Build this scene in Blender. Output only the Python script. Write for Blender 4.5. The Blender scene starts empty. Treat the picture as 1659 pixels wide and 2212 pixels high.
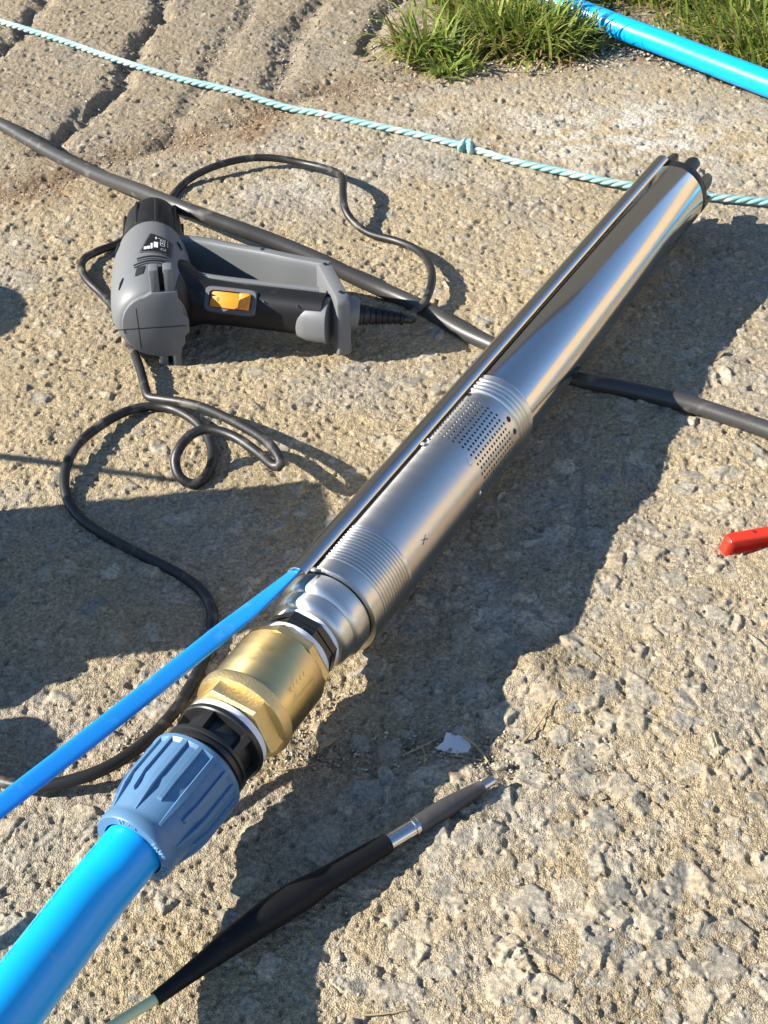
import bpy, bmesh, math, random
import numpy as np
from mathutils import Vector, Matrix

R = math.radians
scene = bpy.context.scene
COL = scene.collection
rng = np.random.default_rng(7)
random.seed(7)

# ------------------------------------------------------------------ camera
CAM_H, PITCH, FPX = 0.696, R(38.63), 2856.0
PW, PH = 1659.0, 2212.0
cam_d = bpy.data.cameras.new('camera')
cam = bpy.data.objects.new('camera', cam_d)
COL.objects.link(cam)
cam.location = (0, 0, CAM_H)
cam.rotation_euler = (R(90) - PITCH, 0, 0)
cam_d.sensor_fit = 'VERTICAL'
cam_d.sensor_height = 36.0
cam_d.lens = 36.0 * FPX / PH
cam_d.clip_start = 0.02
cam_d.clip_end = 500
scene.camera = cam

# ------------------------------------------------------------------ sky + sun
SUN_EL, SUN_AZ = R(30.0), R(9.0)            # light travels towards +X, a little +Y
world = bpy.data.worlds.new("World")
scene.world = world
world.use_nodes = True
wn = world.node_tree.nodes
bgd = wn['Background']
sky = wn.new('ShaderNodeTexSky')
sky.sky_type = 'NISHITA'
sky.sun_disc = False
sky.sun_elevation = SUN_EL
sky.sun_rotation = R(90 + 180) - SUN_AZ
sky.air_density = 1.0
sky.dust_density = 0.0
sky.altitude = 1200
sky.ozone_density = 3.0
world.node_tree.links.new(sky.outputs[0], bgd.inputs[0])
bgd.inputs[1].default_value = 0.092
sl = bpy.data.lights.new('sun', 'SUN')
sl.energy = 4.6
sl.angle = R(0.5)
sl.color = (1.0, 0.94, 0.84)
sun = bpy.data.objects.new('sun', sl)
COL.objects.link(sun)
Ldir = Vector((math.cos(SUN_EL) * math.cos(SUN_AZ), math.cos(SUN_EL) * math.sin(SUN_AZ), -math.sin(SUN_EL)))
sun.rotation_euler = Ldir.to_track_quat('-Z', 'Y').to_euler()
sun.location = (-5, -1, 4)
vs = scene.view_settings
vs.view_transform = 'Standard'
vs.look = 'None'
vs.exposure = 1.45
vs.gamma = 1.0
vs.use_curve_mapping = False

# ------------------------------------------------------------------ helpers: measuring
def gp(x, y, z=0.0):
    """the point of the place at height z seen at (x, y) of the photograph"""
    a = (x - PW / 2) / FPX; b = (y - PH / 2) / FPX
    r = Vector((a, math.cos(PITCH) - b * math.sin(PITCH), -math.sin(PITCH) - b * math.cos(PITCH)))
    return Vector((0, 0, CAM_H)) + r * ((z - CAM_H) / r.z)

_tab = rng.random((256, 256))
def vnoise(x, y, s, seed=0):
    x = np.asarray(x, float) / s + seed * 17.31; y = np.asarray(y, float) / s + seed * 9.77
    xi = np.floor(x).astype(int); yi = np.floor(y).astype(int)
    fx = x - xi; fy = y - yi
    fx = fx * fx * (3 - 2 * fx); fy = fy * fy * (3 - 2 * fy)
    a = _tab[xi & 255, yi & 255]; b = _tab[(xi + 1) & 255, yi & 255]
    c = _tab[xi & 255, (yi + 1) & 255]; d = _tab[(xi + 1) & 255, (yi + 1) & 255]
    return (a * (1 - fx) + b * fx) * (1 - fy) + (c * (1 - fx) + d * fx) * fy - 0.5

def polydist(x, y, pts):
    """distance of points to a polyline"""
    best = np.full(np.shape(x), 1e9)
    for (x0, y0), (x1, y1) in zip(pts[:-1], pts[1:]):
        dx, dy = x1 - x0, y1 - y0
        t = np.clip(((x - x0) * dx + (y - y0) * dy) / (dx * dx + dy * dy), 0, 1)
        best = np.minimum(best, np.hypot(x - x0 - t * dx, y - y0 - t * dy))
    return best
def gl(pts): return [tuple(gp(*p)[:2]) for p in pts]

GROOVES = [
    (gl([(345, 30), (300, 90), (280, 135), (250, 185), (195, 235), (145, 280), (100, 325)]), .014, .0105),
    (gl([(400, -120), (345, 30)]), .012, .0105),
    (gl([(560, -60), (530, 30), (465, 130), (440, 165), (380, 270), (350, 310)]), .006, .012),
    (gl([(730, -90), (685, 5), (640, 65), (615, 125), (600, 185)]), .010, .013),
    (gl([(900, -60), (846, 11), (818, 50), (790, 110)]), .012, .0105),
    (gl([(130, -60), (45, 70), (10, 100), (-60, 160)]), .011, .0105),
]
JOINT = gl([(-200, 470), (0, 420), (100, 395), (210, 360), (280, 330), (380, 305), (500, 270), (600, 235), (700, 200), (800, 185), (900, 165), (1000, 130), (1200, 120), (1330, 90), (1660, 190)])
CRACK = gl([(500, 1640), (620, 1632), (700, 1622), (800, 1612), (900, 1602), (1000, 1605), (1080, 1640), (1160, 1650), (1330, 1640)])
LUMPS = [((1155, 1445), .008, .022), ((1262, 1325), -.005, .030), ((1100, 1560), -.005, .025), ((1420, 1050), -.003, .03),  # relief shaped so the pump's shadow edge comes out scalloped
         ((1350, 1160), .004, .018), ((1500, 890), -.004, .03), ((1570, 800), .004, .02), ((1660, 640), -.004, .03),
         ((1000, 1790), .004, .03), ((1240, 2050), .003, .05), ((800, 1530), -.003, .05)]
LUMPS = [(gp(*p), a, s) for p, a, s in LUMPS]

def gh(x, y):
    """ground height, without the grain"""
    x = np.asarray(x, float); y = np.asarray(y, float)
    h = vnoise(x, y, .45, 1) * .008 + vnoise(x, y, .13, 2) * .004 + vnoise(x, y, .045, 3) * .0028
    for pts, dep, wid in GROOVES:
        dd = polydist(x + vnoise(x, y, .03, 5) * .018 + vnoise(x, y, .009, 15) * .007, y + vnoise(x, y, .03, 6) * .018 + vnoise(x, y, .009, 16) * .007, pts)
        h = h - dep * np.exp(-(dd / (wid * 1.35)) ** 2)
    dj = polydist(x + vnoise(x, y, .05, 7) * .03, y + vnoise(x, y, .05, 8) * .03, JOINT)
    h = h - .007 * np.exp(-(dj / .022) ** 2)
    dc = polydist(x + vnoise(x, y, .02, 9) * .01, y + vnoise(x, y, .02, 10) * .01, CRACK)
    h = h - .0045 * np.exp(-(dc / .012) ** 2)
    for p, a, s in LUMPS:
        h = h + a * np.exp(-((x - p.x) ** 2 + (y - p.y) ** 2) / (s * s))
    return h
def ghf(x, y): return float(gh(np.array([x]), np.array([y]))[0])

# ------------------------------------------------------------------ helpers: objects
def props(o, label=None, cat=None, group=None, kind=None):
    if label: o['label'] = label
    if cat: o['category'] = cat
    if group: o['group'] = group
    if kind: o['kind'] = kind
    return o
def thing(name, label, cat, loc=(0, 0, 0), rz=0.0, group=None):
    o = bpy.data.objects.new(name, None); COL.objects.link(o)
    o.empty_display_size = .02
    o.location = loc; o.rotation_euler = (0, 0, rz)
    return props(o, label, cat, group)
def mk(name, verts, faces, mat, parent=None, smooth=35, origin=None):
    me = bpy.data.meshes.new(name)
    v = [tuple(p) for p in verts]
    if origin is not None: v = [(p[0] - origin[0], p[1] - origin[1], p[2] - origin[2]) for p in v]
    me.from_pydata(v, [], faces)
    me.validate(); me.update()
    bm = bmesh.new(); bm.from_mesh(me); bmesh.ops.recalc_face_normals(bm, faces=bm.faces); bm.to_mesh(me); bm.free()
    if smooth:
        me.shade_smooth(); me.set_sharp_from_angle(angle=R(smooth))
    if mat: me.materials.append(mat)
    o = bpy.data.objects.new(name, me); COL.objects.link(o)
    if parent is not None: o.parent = parent
    elif origin is not None: o.location = origin
    return o
class MB:
    def __init__(s): s.v = []; s.f = []
    def add(s, v, f):
        n = len(s.v); s.v += [tuple(p) for p in v]; s.f += [tuple(i + n for i in q) for q in f]; return s
    def box(s, c, sz, ax=None, bev=0.0, n=1):
        bm = bmesh.new(); bmesh.ops.create_cube(bm, size=1.0)
        bmesh.ops.scale(bm, vec=sz, verts=bm.verts)
        if bev: bmesh.ops.bevel(bm, geom=list(bm.edges), offset=bev, segments=n, affect='EDGES', profile=.5)
        M = Matrix((ax[0], ax[1], ax[2])).transposed() if ax else Matrix.Identity(3)
        c = Vector(c); bm.verts.index_update()
        s.add([c + M @ v.co for v in bm.verts], [[v.index for v in f.verts] for f in bm.faces]); bm.free(); return s
    def build(s, name, mat, parent=None, smooth=35, origin=None): return mk(name, s.v, s.f, mat, parent, smooth, origin)

def rings(rs, close=True, cap0=True, cap1=True):
    v = []; f = []; n = len(rs[0])
    for r_ in rs: v += [tuple(p) for p in r_]
    for i in range(len(rs) - 1):
        for j in range(n if close else n - 1):
            k = (j + 1) % n
            f.append((i * n + j, i * n + k, (i + 1) * n + k, (i + 1) * n + j))
    if cap0: f.append(tuple(range(n))[::-1])
    if cap1: f.append(tuple((len(rs) - 1) * n + j for j in range(n)))
    return v, f
def spline(pts, step=.004):
    """Catmull-Rom through points, resampled evenly"""
    P = [Vector(p) for p in pts]; P = [P[0] * 2 - P[1]] + P + [P[-1] * 2 - P[-2]]
    out = []
    for i in range(1, len(P) - 2):
        a, b, c, d = P[i - 1:i + 3]
        n = max(2, int((c - b).length / step))
        for k in range(n):
            t = k / n
            out.append(.5 * ((2 * b) + (c - a) * t + (2 * a - 5 * b + 4 * c - d) * t * t + (3 * b - a - 3 * c + d) * t ** 3))
    out.append(P[-2]); return out
def tube(path, rad, n=16, cap=True):
    path = [Vector(p) for p in path]; rs = []; up = Vector((0, 0, 1)); prev = None
    N = len(path)
    for i, p in enumerate(path):
        t = (path[min(i + 1, N - 1)] - path[max(i - 1, 0)]).normalized()
        if prev is None:
            u = t.cross(up)
            if u.length < 1e-4: u = t.cross(Vector((0, 1, 0)))
            u.normalize()
        else: u = (prev - t * prev.dot(t)).normalized()
        prev = u; w = t.cross(u)
        r_ = rad(i / (N - 1)) if callable(rad) else rad
        rs.append([p + (u * math.cos(a) + w * math.sin(a)) * r_ for a in [2 * math.pi * k / n for k in range(n)]])
    return rings(rs, True, cap, cap)
def frame_lathe(prof, O, f, u, w, n=48, cap0=True, cap1=True, ell=1.0, sup=1.0):
    rs = []
    for t, r_ in prof:
        rs.append([O + f * t + (u * math.cos(a) * r_ + w * math.sin(a) * r_ * ell) for a in [2 * math.pi * k / n for k in range(n)]])
    return rings(rs, True, cap0, cap1)
def selips(n, a, b, e=.6):
    out = []
    for k in range(n):
        t = 2 * math.pi * k / n; c, s = math.cos(t), math.sin(t)
        out.append((a * math.copysign(abs(c) ** e, c), b * math.copysign(abs(s) ** e, s)))
    return out
def text_mesh(body, size, ext=0.0):
    cu = bpy.data.curves.new('lettering', 'FONT'); cu.body = body; cu.size = size; cu.extrude = ext; cu.resolution_u = 3
    cu.align_x = 'CENTER'; cu.align_y = 'CENTER'
    o = bpy.data.objects.new('lettering', cu); COL.objects.link(o)
    dg = bpy.context.evaluated_depsgraph_get()
    me = bpy.data.meshes.new_from_object(o.evaluated_get(dg))
    v = [tuple(q.co) for q in me.vertices]; f = [tuple(p.vertices) for p in me.polygons]
    bpy.data.objects.remove(o); bpy.data.curves.remove(cu); bpy.data.meshes.remove(me)
    return v, f

# ------------------------------------------------------------------ materials
def mat(name, col, rough=.5, metal=0.0, spec=.5, noise=None, bump=None, coat=0.0, vary=0.0, stretch=None, rvar=0.0, dirt=None, aniso=0.0):
    m = bpy.data.materials.new(name); m.use_nodes = True
    nt = m.node_tree; N = nt.nodes; L = nt.links; b = N['Principled BSDF']
    b.inputs['Base Color'].default_value = (*col, 1); b.inputs['Roughness'].default_value = rough
    b.inputs['Metallic'].default_value = metal; b.inputs['Specular IOR Level'].default_value = spec
    b.inputs['Coat Weight'].default_value = coat
    if aniso:
        tg = N.new('ShaderNodeTangent'); tg.direction_type = 'RADIAL'; tg.axis = 'X'
        L.new(tg.outputs[0], b.inputs['Tangent']); b.inputs['Anisotropic'].default_value = aniso; b.inputs['Anisotropic Rotation'].default_value = .25
    tc = N.new('ShaderNodeTexCoord'); mp = N.new('ShaderNodeMapping')
    L.new(tc.outputs['Object'], mp.inputs[0])
    if stretch: mp.inputs['Scale'].default_value = stretch
    if vary or rvar:
        nz = N.new('ShaderNodeTexNoise'); nz.inputs['Scale'].default_value = noise or 60; nz.inputs['Detail'].default_value = 6
        L.new(mp.outputs[0], nz.inputs['Vector'])
        if vary:
            mx = N.new('ShaderNodeMix'); mx.data_type = 'RGBA'
            mx.inputs[6].default_value = (*[c * (1 - vary) for c in col], 1); mx.inputs[7].default_value = (*[min(1, c * (1 + vary)) for c in col], 1)
            L.new(nz.outputs[0], mx.inputs[0]); L.new(mx.outputs[2], b.inputs['Base Color'])
            last = mx.outputs[2]
        if rvar:
            mr = N.new('ShaderNodeMapRange'); mr.inputs[1].default_value = .3; mr.inputs[2].default_value = .7
            mr.inputs[3].default_value = max(.02, rough - rvar); mr.inputs[4].default_value = rough + rvar
            L.new(nz.outputs[0], mr.inputs[0]); L.new(mr.outputs[0], b.inputs['Roughness'])
    if dirt:
        dcol, dscale, lo, hi = dirt
        nz2 = N.new('ShaderNodeTexNoise'); nz2.inputs['Scale'].default_value = dscale; nz2.inputs['Detail'].default_value = 8
        L.new(tc.outputs['Object'], nz2.inputs['Vector'])
        mr2 = N.new('ShaderNodeMapRange'); mr2.inputs[1].default_value = lo; mr2.inputs[2].default_value = hi
        L.new(nz2.outputs[0], mr2.inputs[0])
        mx2 = N.new('ShaderNodeMix'); mx2.data_type = 'RGBA'; mx2.inputs[7].default_value = (*dcol, 1)
        if vary: L.new(last, mx2.inputs[6])
        else: mx2.inputs[6].default_value = (*col, 1)
        L.new(mr2.outputs[0], mx2.inputs[0]); L.new(mx2.outputs[2], b.inputs['Base Color'])
    if bump:
        bs, bd = bump
        nb = N.new('ShaderNodeTexNoise'); nb.inputs['Scale'].default_value = bs; nb.inputs['Detail'].default_value = 4
        L.new(mp.outputs[0], nb.inputs['Vector'])
        bn = N.new('ShaderNodeBump'); bn.inputs['Strength'].default_value = 1.0; bn.inputs['Distance'].default_value = bd
        L.new(nb.outputs[0], bn.inputs['Height']); L.new(bn.outputs[0], b.inputs['Normal'])
    return m
M = {}
M['motor'] = mat('polished_steel', (.64, .615, .58), .15, 1.0, noise=9, vary=.10, rvar=.04, dirt=((.42, .39, .35), 260, .69, .76), stretch=(.25, 9, 9))
M['steel'] = mat('brushed_steel', (.66, .63, .585), 0.31, 1.0, noise=14, vary=.07, rvar=.02, stretch=(9, 1.2, 1.2), aniso=.92, dirt=((.45, .42, .37), 300, .70, .78))
M['steel_fine'] = mat('turned_steel', (.68, .655, .61), .36, 1.0, noise=30, vary=.08, rvar=.06, aniso=.75)
M['guard'] = mat('guard_steel', (.55, .55, .55), .16, 1.0, noise=20, vary=.12, rvar=.06, stretch=(.4, 8, 8))
M['print_ink'] = mat('faded_ink', (.01, .09, .22), .5)
M['dark'] = mat('inner_dark', (.012, .012, .012), .6)  # near-black that carries the shade inside holes and gaps
M['blackp'] = mat('black_plastic', (.014, .014, .014), .36, bump=(900, .00004), noise=30, dirt=((.10, .09, .08), 70, .63, .80))
M['nipple'] = mat('black_glossy_plastic', (.012, .012, .012), .28, bump=(600, .00005), dirt=((.16, .15, .14), 120, .66, .78))
M['tape'] = mat('white_tape', (.80, .79, .80), .45, bump=(300, .0002))
M['brass'] = mat('turned_brass', (.74, .555, .255), .40, 1.0, aniso=.8, noise=16, vary=.12, rvar=.02, stretch=(9, 1, 1), dirt=((.44, .30, .11), 55, .60, .74))
M['brass_cast'] = mat('cast_brass', (.73, .55, .26), .46, 1.0, noise=40, vary=.15, rvar=.08, bump=(700, .00035))
M['nut'] = mat('grey_blue_plastic', (.080, .170, .285), .40, noise=25, vary=.08, bump=(200, .00003), dirt=((.12, .20, .30), 45, .62, .82))
M['pipe'] = mat('blue_pipe_plastic', (.002, .35, .78), .32, noise=8, vary=.06, bump=(60, .00006), dirt=((.10, .34, .60), 90, .68, .80))
M['ribbon'] = mat('blue_cable_sheath', (.010, .215, .60), .33, noise=14, vary=.10, stretch=(1, 1, 1), dirt=((.12, .30, .55), 40, .60, .80))
M['gungrey'] = mat('grey_plastic', (.130, .135, .138), .50, bump=(1600, .00003), noise=20, vary=.05, dirt=((.26, .22, .18), 24, .66, .84))
M['gundark'] = mat('dark_grey_plastic', (.070, .074, .081), .50, bump=(1600, .00003), noise=20, vary=.05)
M['rubber'] = mat('black_rubber', (.009, .009, .010), .52, spec=.32, bump=(1500, .00005), dirt=((.07, .065, .06), 40, .60, .82))
M['orange'] = mat('orange_plastic', (.72, .235, .008), .40)
M['whitep'] = mat('white_print', (.75, .75, .75), .6)
M['blackprint'] = mat('black_print', (.008, .008, .008), .4)
M['cord'] = mat('black_cord_rubber', (.012, .0115, .011), .46, noise=60, vary=.25, dirt=((.13, .115, .09), 55, .55, .76), bump=(400, .00012))
M['cable'] = mat('grey_cable_sheath', (.040, .037, .035), .42, noise=40, vary=.2, dirt=((.17, .155, .13), 60, .60, .80), bump=(180, .0001))
M['rope'] = mat('mint_rope', (.20, .38, .37), .55, noise=120, vary=.25, bump=(900, .0003), dirt=((.44, .50, .44), 45, .50, .70))
M['sleeve'] = mat('black_sleeve', (.007, .007, .0075), .55, spec=.22, bump=(900, .00004), dirt=((.05, .05, .05), 130, .66, .78))
M['grip'] = mat('grey_black_grip', (.045, .042, .042), .55, bump=(700, .00006), dirt=((.11, .10, .09), 60, .58, .8))
M['chrome'] = mat('chrome_tube', (.66, .65, .63), .14, 1.0, noise=20, rvar=.05)
M['clear'] = mat('yellowish_tube', (.62, .60, .33), .22)
M['red'] = mat('red_plastic', (.62, .030, .012), .34, bump=(700, .00004))
M['redshade'] = mat('shaded_red_plastic', (.22, .012, .008), .5)  # darker copy of the red, for the shade of a hole
M['case'] = mat('dark_case_plastic', (.03, .03, .033), .5)
M['straw'] = mat('dry_straw', (.36, .27, .14), .7, noise=200, vary=.3)
M['leafm'] = mat('grey_leaf', (.21, .17, .11), .8, noise=150, vary=.3)
M['flake'] = mat('white_flake', (.62, .60, .57), .6, bump=(300, .0006))
M['soilclump'] = mat('soil_crumb', (.20, .15, .09), .9, noise=300, vary=.3, bump=(500, .0006))
def attr_mat(name, rough, aname, bumps=(), spec=.3, trans=0.0, hue=.0):
    m = bpy.data.materials.new(name); m.use_nodes = True
    nt = m.node_tree; N = nt.nodes; L = nt.links; b = N['Principled BSDF']
    b.inputs['Roughness'].default_value = rough; b.inputs['Specular IOR Level'].default_value = spec
    at = N.new('ShaderNodeAttribute'); at.attribute_name = aname
    tc = N.new('ShaderNodeTexCoord')
    col = at.outputs['Color']
    for sc, amt in ((330, .34), (1100, .30)):
        if not bumps: break
        nz = N.new('ShaderNodeTexNoise'); nz.inputs['Scale'].default_value = sc; nz.inputs['Detail'].default_value = 5
        L.new(tc.outputs['Object'], nz.inputs['Vector'])
        mr = N.new('ShaderNodeMapRange'); mr.inputs[1].default_value = .3; mr.inputs[2].default_value = .7
        mr.inputs[3].default_value = 1 - amt; mr.inputs[4].default_value = 1 + amt
        L.new(nz.outputs[0], mr.inputs[0])
        mm = N.new('ShaderNodeVectorMath'); mm.operation = 'SCALE'
        L.new(col, mm.inputs[0]); L.new(mr.outputs[0], mm.inputs['Scale']); col = mm.outputs[0]
    L.new(col, b.inputs['Base Color'])
    prev = None
    for sc, dist, kind in bumps:
        if kind == 'v':
            tx = N.new('ShaderNodeTexVoronoi'); tx.inputs['Scale'].default_value = sc; o_ = tx.outputs['Distance']
        else:
            tx = N.new('ShaderNodeTexNoise'); tx.inputs['Scale'].default_value = sc; tx.inputs['Detail'].default_value = 6; tx.inputs['Roughness'].default_value = .65; o_ = tx.outputs[0]
        L.new(tc.outputs['Object'], tx.inputs['Vector'])
        bn = N.new('ShaderNodeBump'); bn.inputs['Distance'].default_value = dist; bn.inputs['Strength'].default_value = 1
        L.new(at.outputs['Alpha'], bn.inputs['Strength']); L.new(o_, bn.inputs['Height'])
        if prev: L.new(prev, bn.inputs['Normal'])
        prev = bn.outputs[0]
    if prev: L.new(prev, b.inputs['Normal'])
    if trans:
        tr = N.new('ShaderNodeBsdfTranslucent'); ms = N.new('ShaderNodeMixShader'); ms.inputs[0].default_value = trans
        L.new(col, tr.inputs[0]); L.new(b.outputs[0], ms.inputs[1]); L.new(tr.outputs[0], ms.inputs[2]); L.new(ms.outputs[0], N['Material Output'].inputs[0])
    return m
M['ground'] = attr_mat('weathered_concrete', .92, 'tint', ((420, .0021, 'n'), (900, .0010, 'v')), spec=.15)
M['grass'] = attr_mat('grass_blades', .55, 'tint', (), spec=.3, trans=.38)
M['stone_list'] = []
for i, c in enumerate([(.28, .25, .195), (.245, .225, .185), (.30, .262, .20), (.215, .20, .17), (.31, .268, .20), (.26, .215, .155), (.33, .29, .22)]):
    M['stone_list'].append(mat('embedded_stone', c, .88, noise=2.2, vary=.22, bump=(3.2, .0030), dirt=((.37, .305, .205), 1.8, .50, .68)))

def set_tint(me, cols):
    at = me.attributes.new('tint', 'FLOAT_COLOR', 'POINT')
    c = np.ones((len(cols), 4), np.float32); c[:, :cols.shape[1]] = cols
    at.data.foreach_set('color', c.ravel())

# ------------------------------------------------------------------ the ground: one sheet out to the horizon
def build_ground():
    nu = 760
    yd = [.24]
    while yd[-1] < 2.75:
        y = yd[-1]; yd.append(y + .00074 + .00105 * (y - .24) ** 1.2)
    yd = np.array(yd)
    yb = .24 - np.cumsum(.004 * 1.35 ** np.arange(28)); yb = yb[yb > -40][::-1]
    yf = 2.75 + np.cumsum(.006 * 1.35 ** np.arange(32)); yf = yf[yf < 90]
    ys = np.concatenate([yb, yd, yf])
    ud = np.linspace(-1, 1, nu)
    ue = 1 + np.cumsum(.004 * 1.36 ** np.arange(28)); ue = ue[ue < 130]
    us = np.concatenate([-ue[::-1], ud, ue])
    w = np.clip(.285 + .195 * ys, .33, .85)
    X = us[None, :] * w[:, None]; Yg = np.repeat(ys[:, None], len(us), 1)
    X = X.copy()
    H = gh(X, Yg)
    j0, j1 = len(ue), len(ue) + nu; i0, i1 = len(yb), len(yb) + len(yd)
    S = np.s_[i0:i1, j0:j1]
    x, y = X[S], Yg[S]
    # colours of the cement and its stains
    base = np.array([.385, .305, .190])
    T = np.ones(X.shape + (3,)) * base; RG = np.ones(X.shape)   # RG: how grainy the surface is
    m = vnoise(X, Yg, .22, 21) + .6 * vnoise(X, Yg, .07, 22) + .4 * vnoise(X, Yg, .02, 23)
    T *= (1 + .22 * m)[..., None]
    g = np.clip(vnoise(X, Yg, .10, 24) + .5 * vnoise(X, Yg, .03, 25), -.5, .5) + .1
    grey = np.array([.31, .29, .255])
    T = T * (1 - np.clip(g, 0, .5)[..., None]) + grey * np.clip(g, 0, .5)[..., None]
    # lime bloom
    for (px, py), s, a in (((1310, 285), .13, .55), ((1480, 300), .12, .35), ((880, 300), .15, .25), ((1290, 1780), .05, .5), ((1080, 1320), .035, .35), ((1000, 1260), .03, .25), ((640, 390), .09, .3), ((760, 2080), .02, .3), ((1180, 1110), .02, .4)):
        p = gp(px, py)
        k = a * np.exp(-((X - p.x) ** 2 + (Yg - p.y) ** 2) / s ** 2) * np.clip(.5 + 2.2 * vnoise(X, Yg, .018, 31) + 1.2 * vnoise(X, Yg, .05, 32), 0, 1.3)
        k = np.clip(k, 0, .85)[..., None]; T = T * (1 - k) + np.array([.60, .57, .50]) * k
    # old slab (upper left) is greyer, soil in joint; tint darkens along the grooves
    dj = polydist(X + vnoise(X, Yg, .05, 7) * .05, Yg + vnoise(X, Yg, .05, 8) * .05, JOINT)
    k = np.clip(np.exp(-(dj / .05) ** 2) * (.85 + 1.6 * vnoise(X, Yg, .05, 33)), 0, .9)[..., None]
    T = T * (1 - k) + np.array([.225, .135, .066]) * k
    for pts, dep, wid in GROOVES:
        dd = polydist(X, Yg, pts); k = (.55 * np.exp(-(dd / (wid * 1.3)) ** 2))[..., None]
        T = T * (1 - k) + np.array([.20, .165, .12]) * k
    jl = np.array([p for p in JOINT]); yj = np.interp(X, jl[:, 0], jl[:, 1])
    k = (.62 / (1 + np.exp(-(Yg - yj) / .03)) * np.clip(1 - (X - .05) / .25, .25, 1))[..., None]
    T = T * (1 - k) + np.array([.245, .20, .143]) * k
    dc = polydist(X, Yg, CRACK); k = (.5 * np.exp(-(dc / .022) ** 2))[..., None]
    T = T * (1 - k) + np.array([.22, .175, .12]) * k
    # under the verge: soil
    verge = gp(1350, 60); k = (np.clip(1.3 - np.hypot((X - .42) / .34, (Yg - 2.28) / .30), 0, 1) * .9)[..., None]
    T = T * (1 - k) + np.array([.19, .14, .085]) * k
    # fine relief
    fine = np.zeros_like(x)
    for s, a, sd in ((.016, .0021, 41), (.0075, .0026, 42), (.0038, .0024, 43), (.0019, .0012, 44)):
        n = vnoise(x + vnoise(x, y, s * 2, sd + 10) * s, y, s, sd)
        fine += a * (.5 * n + .5 * (.5 - np.abs(n * 2)) )
    # stamped aggregate and pits
    hh = fine; tt = T[S]; rg = RG[S]
    def stamp(n, smin, smax, sign, pw=2.2, lo=.05, hi=.24, flush=.0, near=0):
        cy = .26 + 2.4 * rng.random(n) ** 1.25
        cw = np.clip(.285 + .195 * cy, .33, .85); cx = (rng.random(n) * 2 - 1) * cw
        if near: cx = np.where(rng.random(n) < .55, rng.random(n) * cw, cx)
        size = smin + (smax - smin) * rng.random(n) ** pw
        size *= np.clip(.75 + cy * .45, .8, 1.6) if smax < .01 else np.clip(1.25 - .35 * cy, .6, 1.2)
        for k in range(n):
            s = size[k]; a = cy[k]
            r0 = np.searchsorted(yd, a - s); r1 = np.searchsorted(yd, a + s)
            du = s / cw[k]; uc = cx[k] / cw[k]
            c0 = int((uc - du + 1) / 2 * (nu - 1)); c1 = int((uc + du + 1) / 2 * (nu - 1)) + 2
            c0 = max(c0, 0); c1 = min(c1, nu)
            if r1 - r0 < 2 or c1 - c0 < 2: continue
            xx = x[r0:r1, c0:c1] - cx[k]; yy = y[r0:r1, c0:c1] - cy[k]
            m = np.full(xx.shape, -1e9); th0 = rng.random() * 6.28; ne = rng.integers(4, 7)
            el = .38 + .6 * rng.random(); ang = rng.random() * 3.14
            ca, sa = math.cos(ang), math.sin(ang)
            xr = (xx * ca + yy * sa); yr = (-xx * sa + yy * ca) / el
            for e in range(ne):
                t = th0 + e * 6.283 / ne + rng.random() * .5
                m = np.maximum(m, (xr * math.cos(t) + yr * math.sin(t)) / (s * (.62 + .3 * rng.random())))
            ins = np.clip((1 - m) * 4.0, 0, 1)
            if sign > 0:
                tilt = np.clip((xr * rng.normal() + yr * rng.normal()) * .15, -.1 * s, .1 * s)
                top = s * (lo + (hi - lo) * rng.random())
                hh[r0:r1, c0:c1] = hh[r0:r1, c0:c1] * (1 - flush * ins) + ins * (top + tilt * ins)
                rg[r0:r1, c0:c1] *= (1 - flush * .8 * ins)
                c = np.array([(.285, .25, .19), (.245, .222, .178), (.32, .272, .195), (.215, .20, .165), (.35, .30, .22), (.29, .23, .15), (.255, .23, .185)][rng.integers(0, 7)]) * (.85 + .3 * rng.random())
                kk = (np.clip(ins * 2, 0, 1) * np.clip(.55 + .4 * rng.random() + 1.1 * vnoise(xx + cx[k], yy + cy[k], max(.003, s * .6), 51), .1, 1))[..., None]
                tt[r0:r1, c0:c1] = tt[r0:r1, c0:c1] * (1 - kk) + c * kk
            else:
                hh[r0:r1, c0:c1] -= ins * s * (.2 + .4 * rng.random())
    stamp(4600, .0038, .0165, 1, 1.9, .05, .20, .75, 1)
    stamp(9500, .0016, .0050, 1, 2.0, .12, .46, .45)
    stamp(6500, .0014, .0050, -1)
    H[S] += hh
    T[S] = tt; RG[S] = rg
    T = np.clip(T, .03, .8)
    V = np.stack([X, Yg, H], -1).reshape(-1, 3).astype(np.float32)
    nr, nc = X.shape
    idx = np.arange(nr * nc, dtype=np.int32).reshape(nr, nc)
    F = np.stack([idx[:-1, :-1], idx[:-1, 1:], idx[1:, 1:], idx[1:, :-1]], -1).reshape(-1, 4)
    me = bpy.data.meshes.new('ground')
    me.vertices.add(len(V)); me.vertices.foreach_set('co', V.ravel())
    me.loops.add(F.size); me.loops.foreach_set('vertex_index', F.ravel())
    me.polygons.add(len(F)); me.polygons.foreach_set('loop_start', np.arange(0, F.size, 4, dtype=np.int32))
    me.update(calc_edges=True)
    me.shade_smooth()
    set_tint(me, np.concatenate([T.reshape(-1, 3), RG.reshape(-1, 1)], 1))
    me.materials.append(M['ground'])
    o = bpy.data.objects.new('ground', me); COL.objects.link(o)
    props(o, 'weathered tan concrete yard with exposed grey stones and grooves', kind='structure')
    print('ground tris', len(F) * 2)
    return o, (X, Yg, H, i0, i1, j0, j1)
ground, GR = build_ground()

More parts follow.
